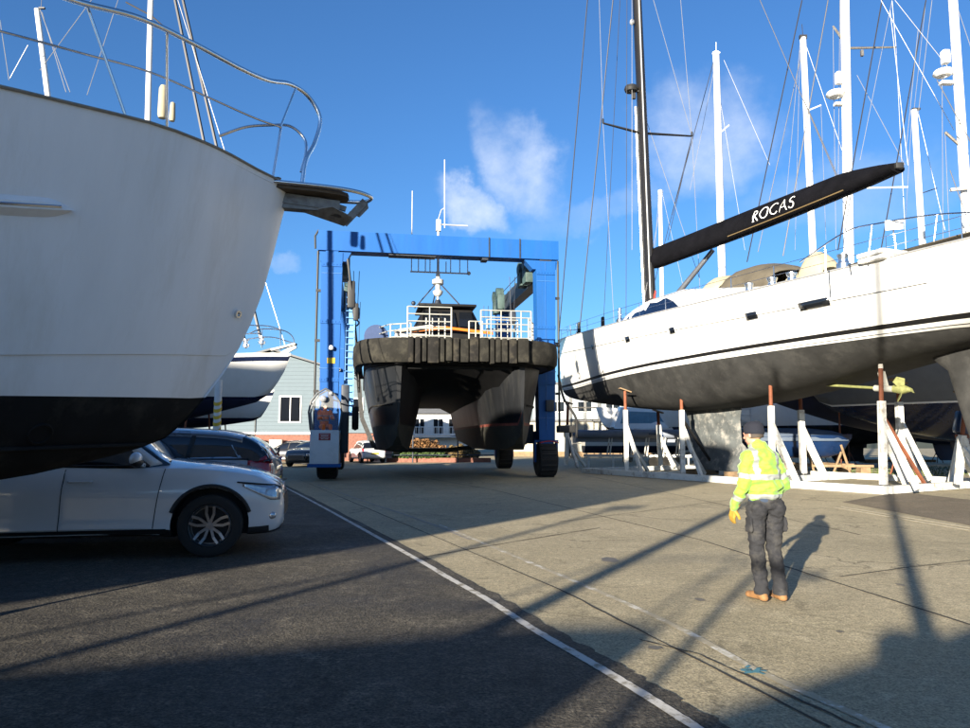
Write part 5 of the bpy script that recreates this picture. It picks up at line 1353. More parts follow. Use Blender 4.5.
# cradle
def cradle():
    C0 = V((11.05, 20.1, 0)); a = V((-.45, .893, 0)); b = V((.84, .54, 0)).normalized()
    root = thing('yacht_cradle', 'white painted steel cradle frame with rusty props under the ROCAS yacht', 'cradle', tuple(C0 + a*7 + b*2.5), 0)
    LA, LB = 14.6, 6.6
    H_ = .18
    for (p, q) in ((C0, C0+a*LA), (C0+b*LB, C0+b*LB+a*LA)):
        mb = MB(); mb.beam(p + V((0, 0, .12)), q + V((0, 0, .12)), .22, .22); part('side_rail', mb, CRADLE, root, world=True, smooth=False)
    for t in (0, 5, 9.8, 14.6):
        mb = MB(); mb.beam(C0 + a*t + b*.115 + V((0, 0, .125)), C0 + a*t + b*(LB+ (2.2 if t == 0 else -.115)) + V((0, 0, .125)), .2, .21); part('cross_rail', mb, CRADLE, root, world=True, smooth=False)
    for s_ in (12.7, 15.4):
        mb = MB(); mb.box(rf_(s_, 0, .19), (1.6, .35, .24), rz=.3); part('keel_block', mb, WOOD, root, world=True)
    def post(foot, top, split, w=.17, upper=RUST, tipw=None, brace=True):
        foot = V(foot); top = V(top); mid = foot.lerp(top, split)
        mb = MB(); mb.beam(foot, mid, w, w, up=V((0, 1, 0))); P = part('post', mb, CRADLE, root, world=True, smooth=False)
        mb = MB(); mb.tube([mid - (top-foot).normalized()*.3, top], w*.38, 10); 
        part('screw_prop', mb, upper, P, world=True)
        if tipw:
            mb = MB(); mb.tube([top - (top-foot).normalized()*tipw, top], w*.39, 10); part('prop_collar', mb, CRADLE, P, world=True)
        mb = MB(); mb.box(top + V((0, 0, .03)), (.52, .40, .05), M=Matrix.Rotation(.35, 4, 'Y')); part('pad', mb, WOOD, P, world=True)
        if brace:
            for dv, k in ((a*-1.0 + b*-.0, .78), (b*1.25, .62)):
                q = foot + dv; mb = MB(); mb.beam(V((q.x, q.y, .14)), foot.lerp(mid, k), .13, .13, w1=.1); part('brace', mb, CRADLE, P, world=True, smooth=False)
    def near(px, py_pad, py_mid, ypos):
        f = at(px+1, 440, ypos); foot = V((f.x, f.y, .22)); top = at(px, py_pad, ypos); m_ = at(px, py_mid, ypos)
        post(foot, top, (m_.z-foot.z)/(top.z-foot.z), tipw=(.75 if px == 880 else None))
        # diagonal tie in rusty angle
        if px in (770, 625): return
        e = V((foot.x + 1.6, foot.y + .7, .2)); mb = MB(); mb.beam(e, V((foot.x+.05, foot.y, lerp(.2, m_.z, .85))), .08, .08); part('tie_bar', mb, RUST if px in (880, 680) else BLACK, root, world=True, smooth=False)
    near(880, 343, 401, 20.9); near(770, 363, 406, 24.2); near(681, 380, 410, 28.6); near(625, 391, 410, 31.2)
    for px_, yy, pad, midy in ((900, 25.5, 382, 402), (802, 28.5, 395, 410), (738, 33, 405, 415), (660, 36, 412, 425), (566, 37.5, 403, 425)):
        f = at(px_, 440, yy); foot = V((f.x, f.y, .2)); top = at(px_-2 + (4 if px_ < 600 else 0), pad, yy); m_ = at(px_, midy, yy)
        post(foot, top, (m_.z-foot.z)/(top.z-foot.z), w=.2)
    f = at(955, 440, 21.5); post(V((f.x, f.y, .2)), at(966, 395, 21.2), .55, w=.16, upper=RUST)
    return root
cradle()

# ================================================================== BACKGROUND YACHTS ON THE RIGHT
def mast_kit(parent, pts, w, m_=MASTW, radar=None, spr=None, head=True):
    pass
# navy hull behind: large dark blue sailing yacht
bn_ = at(742, 440, 36)
yn, frn, mN, zsN, bsN = sailing_yacht('sailing_yacht', 'dark navy hulled sailing yacht with a white waterline stripe, behind the ROCAS yacht', (bn_.x-1.0, 36), (.90, -.43), 24, 1.25, 3.75, 1.7, 5.6,
    (NAVY, NAVYAF, WHITE), mast_s=5.9, mast_top=at(843, -120, 33.4), stripe=False, mr=.23, stands=True)
def add_radar(parent, px, py, y, side=-1, w=.45):
    mb = MB(); c = at(px, py, y); mb.lathe([(0, -.14), (w*.7, -.14), (w, -.03), (w*.9, .1), (w*.4, .16), (0, .17)], Matrix.Translation(c + V((side*w*1.1, 0, 0))), 20); mb.beam(c + V((side*w, 0, -.18)), c, .16, .08); part('radar_dome', mb, MASTW, parent, world=True)
    mb = MB(); mb.box(at(px-2, py-16, y) + V((side*.25, 0, 0)), (.3, .3, .6), bev=.06); part('deck_light', mb, MASTW, parent, world=True)
    mb = MB(); mb.beam(at(px, py+12, y) + V((side*.55, 0, .1)), at(px, py+10, y), .25, .12); part('lamp_bracket', mb, mat('lamp_case_white', (.72, .72, .70), .5), parent, world=True)
add_radar(yn, 846, 94, 33.4)
mb = MB(); mb.tube([at(833, 26, 33.7), at(849, 48, 33.4)], [.05, .09], 6); mb.tube([at(849, 48, 33.4), at(896, 47, 33.1)], [.06, .04], 6); mb.box(at(862, 53, 33.2), (.12, .12, .3)); part('spreader', mb, GALV, yn, world=True)
mb = MB(); mb.tube([at(857, 188, 33.3), at(908, 187, 31.9)], .035, 6); part('boom', mb, MASTW, yn, world=True)
wires('stay', [(at(802, 0, 33), at(747, 262, 36)), (at(828, 0, 33), at(783, 256, 34)), (at(882, 0, 32.9), at(838, 250, 32)), (at(926, 0, 32.9), at(881, 250, 32.9))], .028, WIRED, yn)
wires('stay', [(at(800, 60, 34), at(758, 252, 35)), (at(760, 0, 33), at(838, 180, 33)), (at(804, 100, 32), at(846, 195, 32))], .018, WIRED, yn)
wires('shroud', [(at(833, 26, 33.7), at(836, 250, 33.7)), (at(840, 0, 33.7), at(838, 200, 33.5)), (at(896, 47, 33.1), at(892, 0, 32.9)), (at(896, 47, 33.1), at(906, 250, 32.7)), (at(857, 75, 33.4), at(905, 165, 32.9)), (at(892, 0, 32.9), at(860, 160, 33.1))], .012, WIREL, yn)

def bg_yacht(label, y, masttop, mastbase, w, hullcols, L=13, extra=None, wl=2.3, bowoff=-5, heading=(.95, -.3), fb=1.3, kz=1.2):
    mbp = at(mastbase[0], mastbase[1], y); mt = at(masttop[0], masttop[1], y)
    d = V((*heading, 0)).normalized(); ms_ = -bowoff
    bow = V((mbp.x, mbp.y, 0)) - d*ms_
    return sailing_yacht('sailing_yacht', label, (bow.x, bow.y), (d.x, d.y), L, kz, wl, fb, L*.29, hullcols, mast_s=ms_, mast_top=mt, mr=w, stands=True)
y1, f1, m1, z1, b1 = bg_yacht('distant yacht with a plain white mast right of the black carbon mast', 48, (716, 52), (722, 300), .26, (WHITE, NAVYAF, NAVY), 14)
mb = MB(); mb.tube([at(716, 52, 48), at(716, 42, 48)], .02, 5); mb.box(at(716, 53, 48), (.5, .2, .1)); part('masthead_aerial', mb, MASTW, y1, world=True); mb = MB(); mb.tube([at(721, 132, 48), at(729, 125, 48)], .04, 5); part('spreader', mb, MASTW, y1, world=True)
wires('stay', [(at(714, 60, 48), at(672, 215, 48))], .025, WIRED, y1)
wires('shroud', [(at(724, 60, 48), at(770, 165, 48)), (at(714, 70, 48), at(690, 190, 48)), (at(714, 62, 48), at(745, 250, 48))], .015, WIREL, y1)
y2, f2, m2, z2, b2 = bg_yacht('distant yacht with a slim white mast behind the ROCAS lettering', 44, (803, 38), (815, 300), .22, (WHITE, BLACKAF, NAVY), 13)
mb = MB(); mb.tube([at(803, 38, 44), at(802, 24, 44)], .02, 5); mb.box(at(803, 37, 44), (.45, .2, .25)); part('masthead_aerial', mb, WIRED, y2, world=True)
mb = MB(); mb.tube([at(809, 110, 44), at(821, 105, 44)], .04, 5); part('spreader', mb, MASTW, y2, world=True)
wires('shroud', [(at(806, 45, 44), at(842, 150, 44)), (at(800, 45, 44), at(786, 200, 44)), (at(800, 50, 44), at(795, 250, 44)), (at(821, 105, 44), at(826, 240, 44))], .014, WIREL, y2)
y3, f3, m3, z3, b3 = bg_yacht('distant yacht with a shorter white mast between the two radar masts', 46, (914, 110), (925, 290), .22, (WHITE, NAVYAF, CATRED), 12, heading=(.99, -.1))
mb = MB(); mb.box(at(916, 109, 46), (.5, .2, .12)); part('masthead_fitting', mb, WIRED, y3, world=True); mb = MB(); mb.tube([at(922, 193, 46), at(937, 188, 46)], .03, 5); part('spreader', mb, WIRED, y3, world=True)
wires('shroud', [(at(918, 112, 46), at(945, 230, 46)), (at(912, 112, 46), at(905, 230, 46)), (at(926, 0, 46), at(914, 110, 46))], .014, WIREL, y3)
y4, f4, m4, z4, b4 = bg_yacht('yacht with the thickest white mast carrying a radar at the right edge', 30, (949, -60), (970, 270), .21, (mat('grey_topsides', (.16, .17, .18), .4, var=.1), NAVY, WHITE), 18, bowoff=-7, heading=(.85, -.5), wl=3.0, fb=1.7)
add_radar(y4, 953, 73, 30, w=.4)
mb = MB(); mb.tube([at(945, 132, 30), at(963, 148, 30)], .06, 6); part('spreader', mb, GALV, y4, world=True)
mb = MB(); mb.box(at(961, 125, 30), (.3, .3, .5), bev=.05); part('mast_bracket', mb, GALV, y4, world=True)
mb = MB(); mb.beam(at(950, 190, 30), at(968, 188, 29.6), .12, .12); part('spreader', mb, GALV, y4, world=True)
wires('shroud', [(at(881, 0, 30), at(954, 130, 30)), (at(895, 0, 30), at(948, 67, 30)), (at(945, 132, 30), at(950, 250, 30)), (at(942, 60, 30), at(943, 240, 30)), (at(918, 30, 30), at(906, 150, 30)), (at(932, 0, 30), at(915, 140, 30)), (at(890, 10, 30), at(908, 165, 30)), (at(975, 60, 30), at(955, 0, 30))], .012, WIREL, y4)
wires('stay', [(at(937, 80, 29), at(975, 150, 29)), (at(950, 170, 29), at(975, 240, 29))], .02, WIRED, y4)
y5, f5, m5, z5, b5 = bg_yacht('far yacht with the shortest white mast just right of the black carbon mast', 52, (660, 190), (662, 330), .17, (WHITE, BLACKAF, CATRED), 11, heading=(.99, .1))
wires('shroud', [(at(659, 192, 52), at(652, 290, 52)), (at(662, 192, 52), at(684, 290, 52))], .014, WIREL, y5)
for k, (a, b) in enumerate([((695, 180), (700, 280)), ((750, 20), (741, 250)), ((683, 0), (700, 210)), ((870, 160), (880, 240)), ((726, 0), (712, 60))]):
    pass

# ================================================================== BUILDINGS
def window(parent, c, w, h, rz=0, panes=2, depth=.06):
    """frame > pane ; faces -Y in the parent's frame"""
    mb = MB(); x, y, z = c; f = .09
    for xx in (-w/2, w/2): mb.box(V((x+xx, y, z)), (f, depth, h+f))
    for zz in (-h/2, h/2): mb.box(V((x, y-.003, z+zz)), (w+f, depth, f))
    for k in range(1, panes): mb.box(V((x-w/2+w*k/panes, y+.004, z)), (f*.7, depth*.8, h))
    fr = part('window', mb, FRAMEW, parent, smooth=False)
    mb = MB(); mb.box(V((x, y+.03, z)), (w, .02, h)); part('pane', mb, GLASSD, fr, smooth=False)
cb_ = at(300, 440, 52); 
clap = thing('clapboard_building', 'grey clapboard building with white windows behind the blue hoist', 'building', (cb_.x, 52, 0), .05)
mb = MB(); prof = [(-12, 2.0), (-12, 5.0), (-2.2, 7.9), (5.6, 5.6), (5.6, 2.0)]
mb.prism([V((x, 0, z)) for x, z in prof], V((0, 14, 0))); part('wall', mb, CLAD, clap, smooth=False)
mb = MB(); mb.prism([V((x, .15, z)) for x, z in ((-12, 0), (-12, 2.0), (5.5, 2.0), (5.5, 0))], V((0, 13.5, 0))); part('brick_base', mb, BRICK, clap, smooth=False)
mb = MB(); mb.prism([V((-12.4, -.3, 4.95)), V((-2.2, -.3, 7.98)), V((6.0, -.3, 5.52)), V((6.0, -.3, 5.62)), V((-2.2, -.3, 8.12)), V((-12.4, -.3, 5.09))], V((0, 14.6, 0))); part('roof', mb, ROOFG, clap, smooth=False)
window(clap, (-.75, -.03, 3.7), 1.5, 1.85); window(clap, (4.05, -.03, 4.0), .8, 1.0, panes=1); window(clap, (-6, -.03, 3.7), 1.5, 1.6)
for x in (-3.0, -1.6, -5): 
    mb = MB(); mb.box(V((x, -.35, 1.15)), (.9, .5, .75), bev=.03); part('vent_unit', mb, mat('vent_cream', (.5, .48, .40), .6), clap)
mb = MB(); mb.box(V((-1.6, -.02, 1.97)), (9, .05, .16)); part('fascia', mb, FRAMEW, clap, smooth=False)
mb = MB(); mb.tube([V((-3.2, -.08, 1.9)), V((-3.2, -.08, 7.3))], .03, 5); part('drainpipe', mb, MATS['grey_clapboard'] if False else GALV, clap)

def simple_car(style, paint, px, yy, label, rz, sc=1.0):
    r = thing('parked_car', label, 'car'); make_car(r, paint, style, False); p = at(px, 440, yy)
    r.location = (p.x, yy, 0); r.rotation_euler.z = rz; r.scale = (sc,)*3; return r
simple_car('wagon', CARK, 303, 41, 'black car parked below the clapboard building, left of the hoist cab', math.radians(-100))
simple_car('hatch', CARW, 362, 50, 'white hatchback parked beyond the hoist, seen from behind beside the black catamaran', math.radians(115))
simple_car('hatch', CARK, 270, 45, 'dark car behind the silver estate car, mostly hidden', math.radians(175))
mb = MB(); p = at(279, 440, 33); mb.tube([V((p.x, 33, 0)), V((p.x, 33, 1.15))], .05, 8); single('bollard', mb, GALV, 'thin grey steel bollard right of the silver car tail light', 'bollard')

# planted bank with shrubs, rails and houses seen under the catamaran
mb = MB(); random.seed(11)
c = at(437, 450, 50); 
def leafcloud(mb, c, R_, n, size, seed=0):
    for k in range(n):
        while True:
            p = V((random.uniform(-1, 1), random.uniform(-1, 1), random.uniform(0, 1)))
            if p.length < 1 + .25*noise.noise(p*3 + V((seed, 0, 0))): break
        q = V((c[0] + p.x*R_[0], c[1] + p.y*R_[1], c[2] + p.z*R_[2]*(1+.3*noise.noise(V((p.x*4, seed, 0))))))
        a = random.random()*6.28; t = random.uniform(-1, 1); u = V((math.cos(a), math.sin(a), t)).normalized()*size*random.uniform(.6, 1.3); w = u.orthogonal().normalized()*size*.6
        mb.add([q-u, q+w, q+u, q-w], [(0, 1, 2, 3)])
for nm, dx, dy, R_, col, lab in (('hedge', -1.2, .8, (2.0, 1.1, 1.25), (.26, .13, .045), 'orange brown shrub hedge on the far side of the yard, under the catamaran'), ('shrub', -1.1, -.8, (1.9, .6, .62), (.07, .12, .03), 'low green shrub in front of the orange brown hedge'),
                             ('shrub', 1.6, .2, (1.4, .8, .8), (.16, .11, .04), 'low brown shrub beside the orange brown hedge')):
    mb = MB(); leafcloud(mb, (c.x+dx, 50+dy, .3), R_, 5200, .09, dx); 
    tr = thing(nm, lab, 'shrub', (c.x+dx, 50+dy, 0)); part('foliage', mb, mat('leaves_'+lab.split()[0]+lab.split()[1], col, .8, var=.5, vscale=2.5), tr, world=True, smooth=False)
    mb = MB()
    for k in range(9): mb.tube([V((c.x+dx+random.uniform(-1, 1)*R_[0]*.6, 50+dy, .1)), V((c.x+dx+random.uniform(-1, 1)*R_[0]*.7, 50+dy, .3+R_[2]*.6))], .03, 5)
    part('stem', mb, WOOD, tr, world=True)
mb = MB(); mb.box(V((c.x+.2, 48.9, .15)), (7, .3, .3)); struct('kerb', mb, BRICK)
mb = MB()
for z in (.95, 1.75, .5): mb.tube([V((c.x-4.5, 48.3, z)), V((c.x+4.5, 48.3, z))], .035, 6)
for x in (-4.5, -1.5, 1.5, 4.5): mb.tube([V((c.x+x, 48.3, 0)), V((c.x+x, 48.3, 1.85))], .05, 6)
single('post_and_rail_fence', mb, LIFTD, 'thin dark rail fence in front of the shrub bank', 'fence')
hp = at(428, 440, 85)
hs = thing('white_house', 'white house with grey roof and balcony railing seen through the catamaran tunnel', 'house', (hp.x, 85, 0))
mb = MB(); mb.box(V((0, 4, 2.4)), (9, 8, 4.8)); part('wall', mb, mat('white_render', (.7, .7, .68), .7), hs, smooth=False)
mb = MB(); mb.prism([V((-5, -.4, 4.8)), V((0, -.4, 6.5)), V((5, -.4, 4.8))], V((0, 9, 0))); 
mb = MB(); mb.prism([V((-5, -.6, 4.6)), V((-5, 4, 6.6)), V((-5, 8.6, 4.6))], V((10, 0, 0))); part('roof', mb, ROOFG, hs, smooth=False)
mb = MB()
for k in range(28): mb.tube([V((-4+k*.3, -1.2, 1.9)), V((-4+k*.3, -1.2, 3.0))], .03, 5)
mb.tube([V((-4.2, -1.2, 3.0)), V((4.2, -1.2, 3.0))], .05, 6); mb.box(V((0, -.7, 1.85)), (8.6, 1.4, .12)); part('balcony_rail', mb, FRAMEW, hs, smooth=False)
for x in (-3, -1, 1.2, 3): window(hs, (x, -.03, 3.1), 1.2, 1.8)
random.seed(21)
hm = mat('far_render', (.55, .48, .40), .8, var=.2); hm2 = mat('far_tile_roof', (.28, .15, .10), .8, var=.2)
for k, (px_, zb, lab) in enumerate(((410, 6.5, 'small cream house on the hill, leftmost of the far three'), (421, 8.0, 'small cream house on the hill, middle and highest of the far three'), (432, 6.9, 'small cream house on the hill, rightmost of the far three'))):
    p = at(px_, 440, 160); h = thing('hillside_house', lab, 'house', (p.x, 160, zb-1.5), 0, 'far hillside houses')
    mb = MB(); mb.box(V((0, 0, 1.3)), (3.4, 3, 2.8)); part('wall', mb, hm, h, smooth=False)
    mb = MB(); mb.prism([V((-1.9, -1.7, 2.7)), V((0, -1.7, 3.6)), V((1.9, -1.7, 2.7))], V((0, 3.4, 0))); part('roof', mb, hm2, h, smooth=False)
mb = MB(); rws = []
for j in range(7):
    y = 120 + j*22; rws.append([V((x, y, (-.6 + 7.0*math.sin(min(1, j/4)*PI/2)*(.75+.35*noise.noise(V((x*.012, j*.5, 0)))) - .0)*(1 if abs(x) < 200 else 1))) for x in range(-360, 361, 30)])
mb.grid(rws); o_ = part('hills', mb, mat('hill_green', (.07, .085, .045), .95, var=.4, vscale=.05)); o_['kind'] = 'structure'

# pale shed and office behind the bow of the white yacht
sp = at(640, 440, 66)
shed = thing('boat_shed', 'long cream workshop with a grey band behind the small boats', 'building', (sp.x, 66, 0), -.03)
mb = MB(); mb.box(V((2, 5, 1.6)), (30, 10, 3.2)); part('wall', mb, CLADB, shed, smooth=False)
mb = MB(); mb.box(V((2, 5, 3.28)), (30.6, 10.6, .16)); part('roof', mb, ROOFG, shed, smooth=False)
mb = MB(); mb.box(V((2, -.03, .22)), (30, .05, .44)); part('brick_base', mb, WOOD, shed, smooth=False)
for x in (-4.2, 0.2, 4.8): window(shed, (x, -.03, 1.9), 1.6, 1.0)
of = at(592, 440, 74)
off = thing('office_building', 'pale blue clad office block behind the bow of the ROCAS yacht', 'building', (of.x, 74, 0))
mb = MB(); mb.box(V((3, 5, 3.6)), (18, 10, 7.2)); part('wall', mb, CLADC, off, smooth=False)
mb = MB(); mb.box(V((3, 5, 7.3)), (18.4, 10.4, .2)); part('roof', mb, ROOFG, off, smooth=False)
for x in (-3.5, -.7, 2.2, 5): window(off, (x, -.03, 4.9), 1.5, 1.1)
# scaffold stair tower
mb = MB(); p = at(572, 440, 60)
for dx in (0, 1.2, 2.4):
    for dy in (0, 1): mb.tube([V((p.x+dx, 60+dy, 0)), V((p.x+dx, 60+dy, 5.2))], .05, 6)
for z in (1.2, 2.2, 3.2, 4.2, 5.1):
    for dy in (0, 1): mb.tube([V((p.x, 60+dy, z)), V((p.x+2.4, 60+dy, z))], .04, 6)
single('scaffold_tower', mb, GALV, 'grey scaffold tower standing between the hoist leg and the cream workshop', 'scaffold')

# ---- small boats and trailers beyond the cradle
# long grey inflatable on a trailer
tb = thing('inflatable_boat', 'long grey inflatable boat with dark outboard on a white trailer, under the ROCAS bow', 'boat', tuple(V((at(640, 440, 40).x, 40, 0))))
p0 = at(576, 434, 40.2); p1 = at(700, 434, 39)
for off_ in (0, 1.7):
    mb = MB(); q0 = p0 + V((0, off_, 0)); q1 = p1 + V((0, off_, .0)); L_ = (q1-q0)
    mb.tube([q0, q0 + L_*.02, q0 + L_*.5, q0 + L_*.9, q1 + V((.5, .5*(1 if off_ == 0 else -1), .2))], [.16, .23, .24, .24, .15], 14); part('tube', mb, GREYTUBE, tb, world=True)
mb = MB(); mb.prism([p0 + V((0, .2, -.1)), p1 + V((0, .2, -.1)), p1 + V((.3, .8, .1)), p1 + V((0, 1.4, -.1)), p0 + V((0, 1.4, -.1))], V((0, 0, -.35))); part('hull', mb, GREYTUBE, tb, world=True)
mb = MB(); mb.box(p0 + V((-.35, .9, .15)), (.45, .4, .7), bev=.1); mb.beam(p0 + V((-.3, .9, -.2)), p0 + V((-.25, .9, -1.1)), .15, .12); mb.lathe([(0, -.03), (.22, -.03), (.22, .03), (0, .03)], Matrix.Translation(p0 + V((-.4, .85, -1.1))) @ Matrix.Rotation(PI/2, 4, 'Y'), 14); part('outboard', mb, PLASTIC, tb, world=True)
mb = MB(); a = p0 + (p1-p0)*.68 + V((0, -.245, 0)); mb.box(a, (1.3, .01, .09)); mb.box(a + V((0, -.003, .02)), (.4, .01, .2), M=Matrix.Rotation(.5, 4, 'Y')); part('tube_emblem', mb, BLUEBOAT, tb, world=True, smooth=False)
mb = MB(); zt = .62
mb.beam(p0 + V((.6, .1, -p0.z+zt)), p1 + V((1.5, .1, -p1.z+zt)), .1, .12); mb.beam(p0 + V((.6, 1.5, -p0.z+zt)), p1 + V((1.5, 1.5, -p1.z+zt)), .1, .12)
for t in (.25, .42, .55, .68, .8):
    q = p0.lerp(p1, t); mb.tube([V((q.x, q.y-.1, zt)), V((q.x+.15, q.y-.1, q.z-.2))], .04, 6); mb.tube([V((q.x+.3, q.y-.1, q.z-.2)), V((q.x+.15, q.y-.1, zt))], .04, 6)
for t in (.1, .3, .9):
    q = p0.lerp(p1, t); mb.tube([V((q.x, q.y-.1, 0)), V((q.x, q.y-.1, zt))], .05, 6)
trl = part('trailer_frame', mb, CRADLE, tb, world=True)
for t in (.62, .72):
    q = p0.lerp(p1, t); mb = MB(); mb.lathe([(.1, -.09), (.3, -.1), (.31, 0), (.3, .1), (.1, .09)], Matrix.Translation(V((q.x, q.y-.35, .31))) @ Matrix.Rotation(PI/2, 4, 'X'), 20); part('wheel', mb, RUBBER, trl, world=True)
# white motor cruiser with raked screen
mc = thing('motor_cruiser', 'small white motor cruiser with pale blue raked windscreen, beyond the grey inflatable', 'motor boat', tuple(V((at(640, 440, 50).x, 50, 0))))
q0 = at(612, 440, 50)
def mfr2(s, b, z): return V((q0.x - 1.5 + s, 50 + b, z))
zs3 = table([(0, 2.5), (6, 2.2), (9, 2.0)]); bs3 = table([(0, .03), (1.5, .8), (4, 1.3), (9, 1.3)]); zk3 = table([(0, 2.4), (.8, 1.2), (2, .75), (5, .6), (9, .6)]); ex3 = table([(0, .8), (2, .45), (9, .3)])
def mfr3(s, b, z): return V((q0.x + 7 - s, 50 + b, z))
mb = MB(); hull(mb, mfr3, [0, .2, .5, .8, 1.3, 2, 3, 4, 5.5, 7, 9], zs3, bs3, zk3, ex3, [(lambda s: 1.1, 4, 1), (None, 5, 0)], deck=0); part('hull', mb, [WHITE, NAVYAF], mc, world=True)
mb = MB(); rws = []
for s, h, w in ((1.4, .0, .6), (2.6, .35, 1.0), (3.9, 1.25, 1.05), (4.3, 1.4, 1.05), (6.5, 1.45, 1.05), (7, .1, 1.0)):
    rws.append([mfr3(s, -w*1.05, 2.25), mfr3(s, -w*.9, 2.25+h), mfr3(s, 0, 2.3+h*1.03), mfr3(s, w*.9, 2.25+h), mfr3(s, w*1.05, 2.25)])
mb.grid(rws); part('cabin', mb, WHITE, mc, world=True, smooth=False)
mb = MB(); mb.add([mfr3(2.75, -.98, 2.62), mfr3(3.85, -.99, 3.35), mfr3(6.3, -1.02, 3.45), mfr3(6.6, -1.07, 2.62)], [(0, 1, 2, 3)]); mb.add([mfr3(2.7, -.85, 2.66), mfr3(2.7, .85, 2.66), mfr3(3.75, .9, 3.50), mfr3(3.75, -.9, 3.50)], [(0, 1, 2, 3)])
o_ = part('windscreen', mb, mat('pale_blue_glass', (.20, .38, .50), .15), mc, world=True, smooth=False); sm = o_.modifiers.new('t', 'SOLIDIFY'); sm.thickness = .08; sm.offset = 0
mb = MB()
for s in (2.5, 6): mb.box(mfr3(s, 0, .3), (.3, 1.6, .6))
part('keel_block', mb, WOOD, mc, world=True)
# trailer with small blue boat, right of the man
bb0 = at(784, 440, 33); bb1 = at(852, 440, 31)
bt = thing('small_boat', 'small blue boat with pale grey cover on timber chocks, under the navy yacht', 'boat', tuple(V((bb0.x+1.6, 32, 0))))
def bfr(s, b, z): return V((bb1.x - s*.97, 31 + s*.2 + b, z))
mb = MB(); hull(mb, bfr, [0, .1, .3, .6, 1, 1.6, 2.4, 3.2, 4.2, 5], table([(0, 1.75), (5, 1.6)]), table([(0, .03), (.6, .5), (1.6, .8), (5, .8)]), table([(0, 1.6), (.4, 1.0), (1, .75), (5, .7)]), table([(0, .7), (1.5, .4), (5, .3)]),
     [(lambda s: 1.0, 3, 0), (None, 5, 0)], deck=0); part('hull', mb, BLUEBOAT, bt, world=True)
mb = MB(); rws = []
for s, w in ((.2, .15), (.8, .6), (1.8, .84), (3.4, .86), (5.02, .84)):
    rws.append([bfr(s, w*math.cos(a), 1.58 + .45*math.sin(a)*min(1, w+.1) - .12*abs(math.cos(a))) for a in [PI*k/8 for k in range(9)]])
mb.grid(rws); part('boat_cover', mb, BLUECOV, bt, world=True)
mb = MB()
for s in (.8, 2.2, 3.8):
    mb.beam(bfr(s, -.9, .45), bfr(s, .9, .45), .12, .14); mb.tube([bfr(s-.3, -.8, .05), bfr(s, -.75, 1.3)], .05, 6); mb.tube([bfr(s+.4, -.8, .05), bfr(s, -.75, 1.0)], .05, 6)
mb.beam(bfr(-.4, -.8, .42), bfr(5.2, -.8, .42), .1, .1); mb.beam(bfr(-.4, .8, .42), bfr(5.2, .8, .42), .1, .1)
for s in (0, 2.5, 5): mb.box(bfr(s, -.8, .18), (.4, .4, .36)); mb.box(bfr(s, .8, .18), (.4, .4, .36))
part('timber_chock', mb, WOOD, bt, world=True)
mb = MB(); c = gr(895, 463)
for k in range(4): mb.beam(c + V((-2.2+k*.15, k*.25, .14+.0*k)), c + V((2.4-k*.3, k*.32-.4, .14)), .18, .16)
mb.box(c + V((-1.5, .4, .045)), (.5, 1.6, .09)); mb.box(c + V((1.2, .1, .045)), (.5, 1.6, .09))
single('timber_stack', mb, WOOD, 'brown timber baulks lying under the navy yacht', 'timber')
# blue topped trestle at the right edge
mb = MB(); q = at(962, 440, 23.5)
sx = thing('prop_stand', 'white prop stand with blue tarpaulin wrapped head at the right edge', 'boat stand', (q.x, 23.5, 0))
for a_ in (-.5, .5, ): mb.beam(V((q.x+a_, 23.5, .02)), V((q.x+a_*.15, 23.5, 1.6)), .12, .12)
mb.beam(V((q.x, 24.2, .02)), V((q.x, 23.5, 1.6)), .12, .12); part('frame', mb, CRADLE, sx, world=True, smooth=False)
mb = MB(); mb.box(V((q.x+.1, 23.5, 2.05)), (.5, .4, .75), bev=.1, M=Matrix.Rotation(.2, 4, 'Y')); part('wrapped_head', mb, BLUEBOAT, sx, world=True)
mb = MB(); mb.box(V((q.x+.02, 23.5, 1.62)), (.3, .3, .12)); part('collar', mb, RUST, sx, world=True)
# steps by the navy hull
mb = MB(); p = at(743, 440, 40)
for dx in (-.5, .6): 
    mb.tube([V((p.x+dx, 40, 0)), V((p.x+dx*.75, 40, 3.4))], .05, 6)
for k in range(9): mb.tube([V((p.x-.5, 40, .4+k*.35)), V((p.x+.6, 40, .4+k*.35))], .03, 6)
mb.box(V((p.x+.1, 40.3, 3.45)), (1.4, .9, .1))
single('boarding_steps', mb, MASTW, 'white boarding ladder standing between the keel and the navy yacht', 'ladder')

# ================================================================== PEOPLE
def bezier_hand(mb, wrist, dirv, palmn, sc_=1.0, side=1, curl=.5, fat=1.0):
    d = V(dirv).normalized(); n_ = V(palmn).normalized(); n_ = (n_ - d*n_.dot(d)).normalized(); x = d.cross(n_).normalized()*side
    wrist = V(wrist)
    for k, ox in enumerate((-.030, -.011, .009, .028)):
        mb.limb(wrist + d*.012*sc_ + x*ox*.6*sc_, .017*sc_*fat, wrist + d*.085*sc_ + x*ox*sc_, .0125*sc_*fat, 8)
        ln = (.062, .074, .078, .070)[3-k] * sc_; p = wrist + d*.085*sc_ + x*ox*sc_; dd = d.copy()
        for j in range(3):
            an = curl*(.55 + .35*j); dd = (d*math.cos(an) + n_*math.sin(an)).normalized()
            q = p + dd*ln*(.45, .32, .25)[j]; mb.limb(p, (.0105-.001*j)*sc_*fat, q, (.0098-.001*j)*sc_*fat, 8); p = q
    tdir = (d*.55 - x*-.75 + n_*.35).normalized(); p = wrist + d*.02*sc_ + x*.028*sc_
    q = p + tdir*.045*sc_; mb.limb(p, .015*sc_*fat, q, .012*sc_*fat, 8); q2 = q + (d*.85 + x*.25 + n_*.4).normalized()*.034*sc_; mb.limb(q, .012*sc_*fat, q2, .010*sc_*fat, 8)

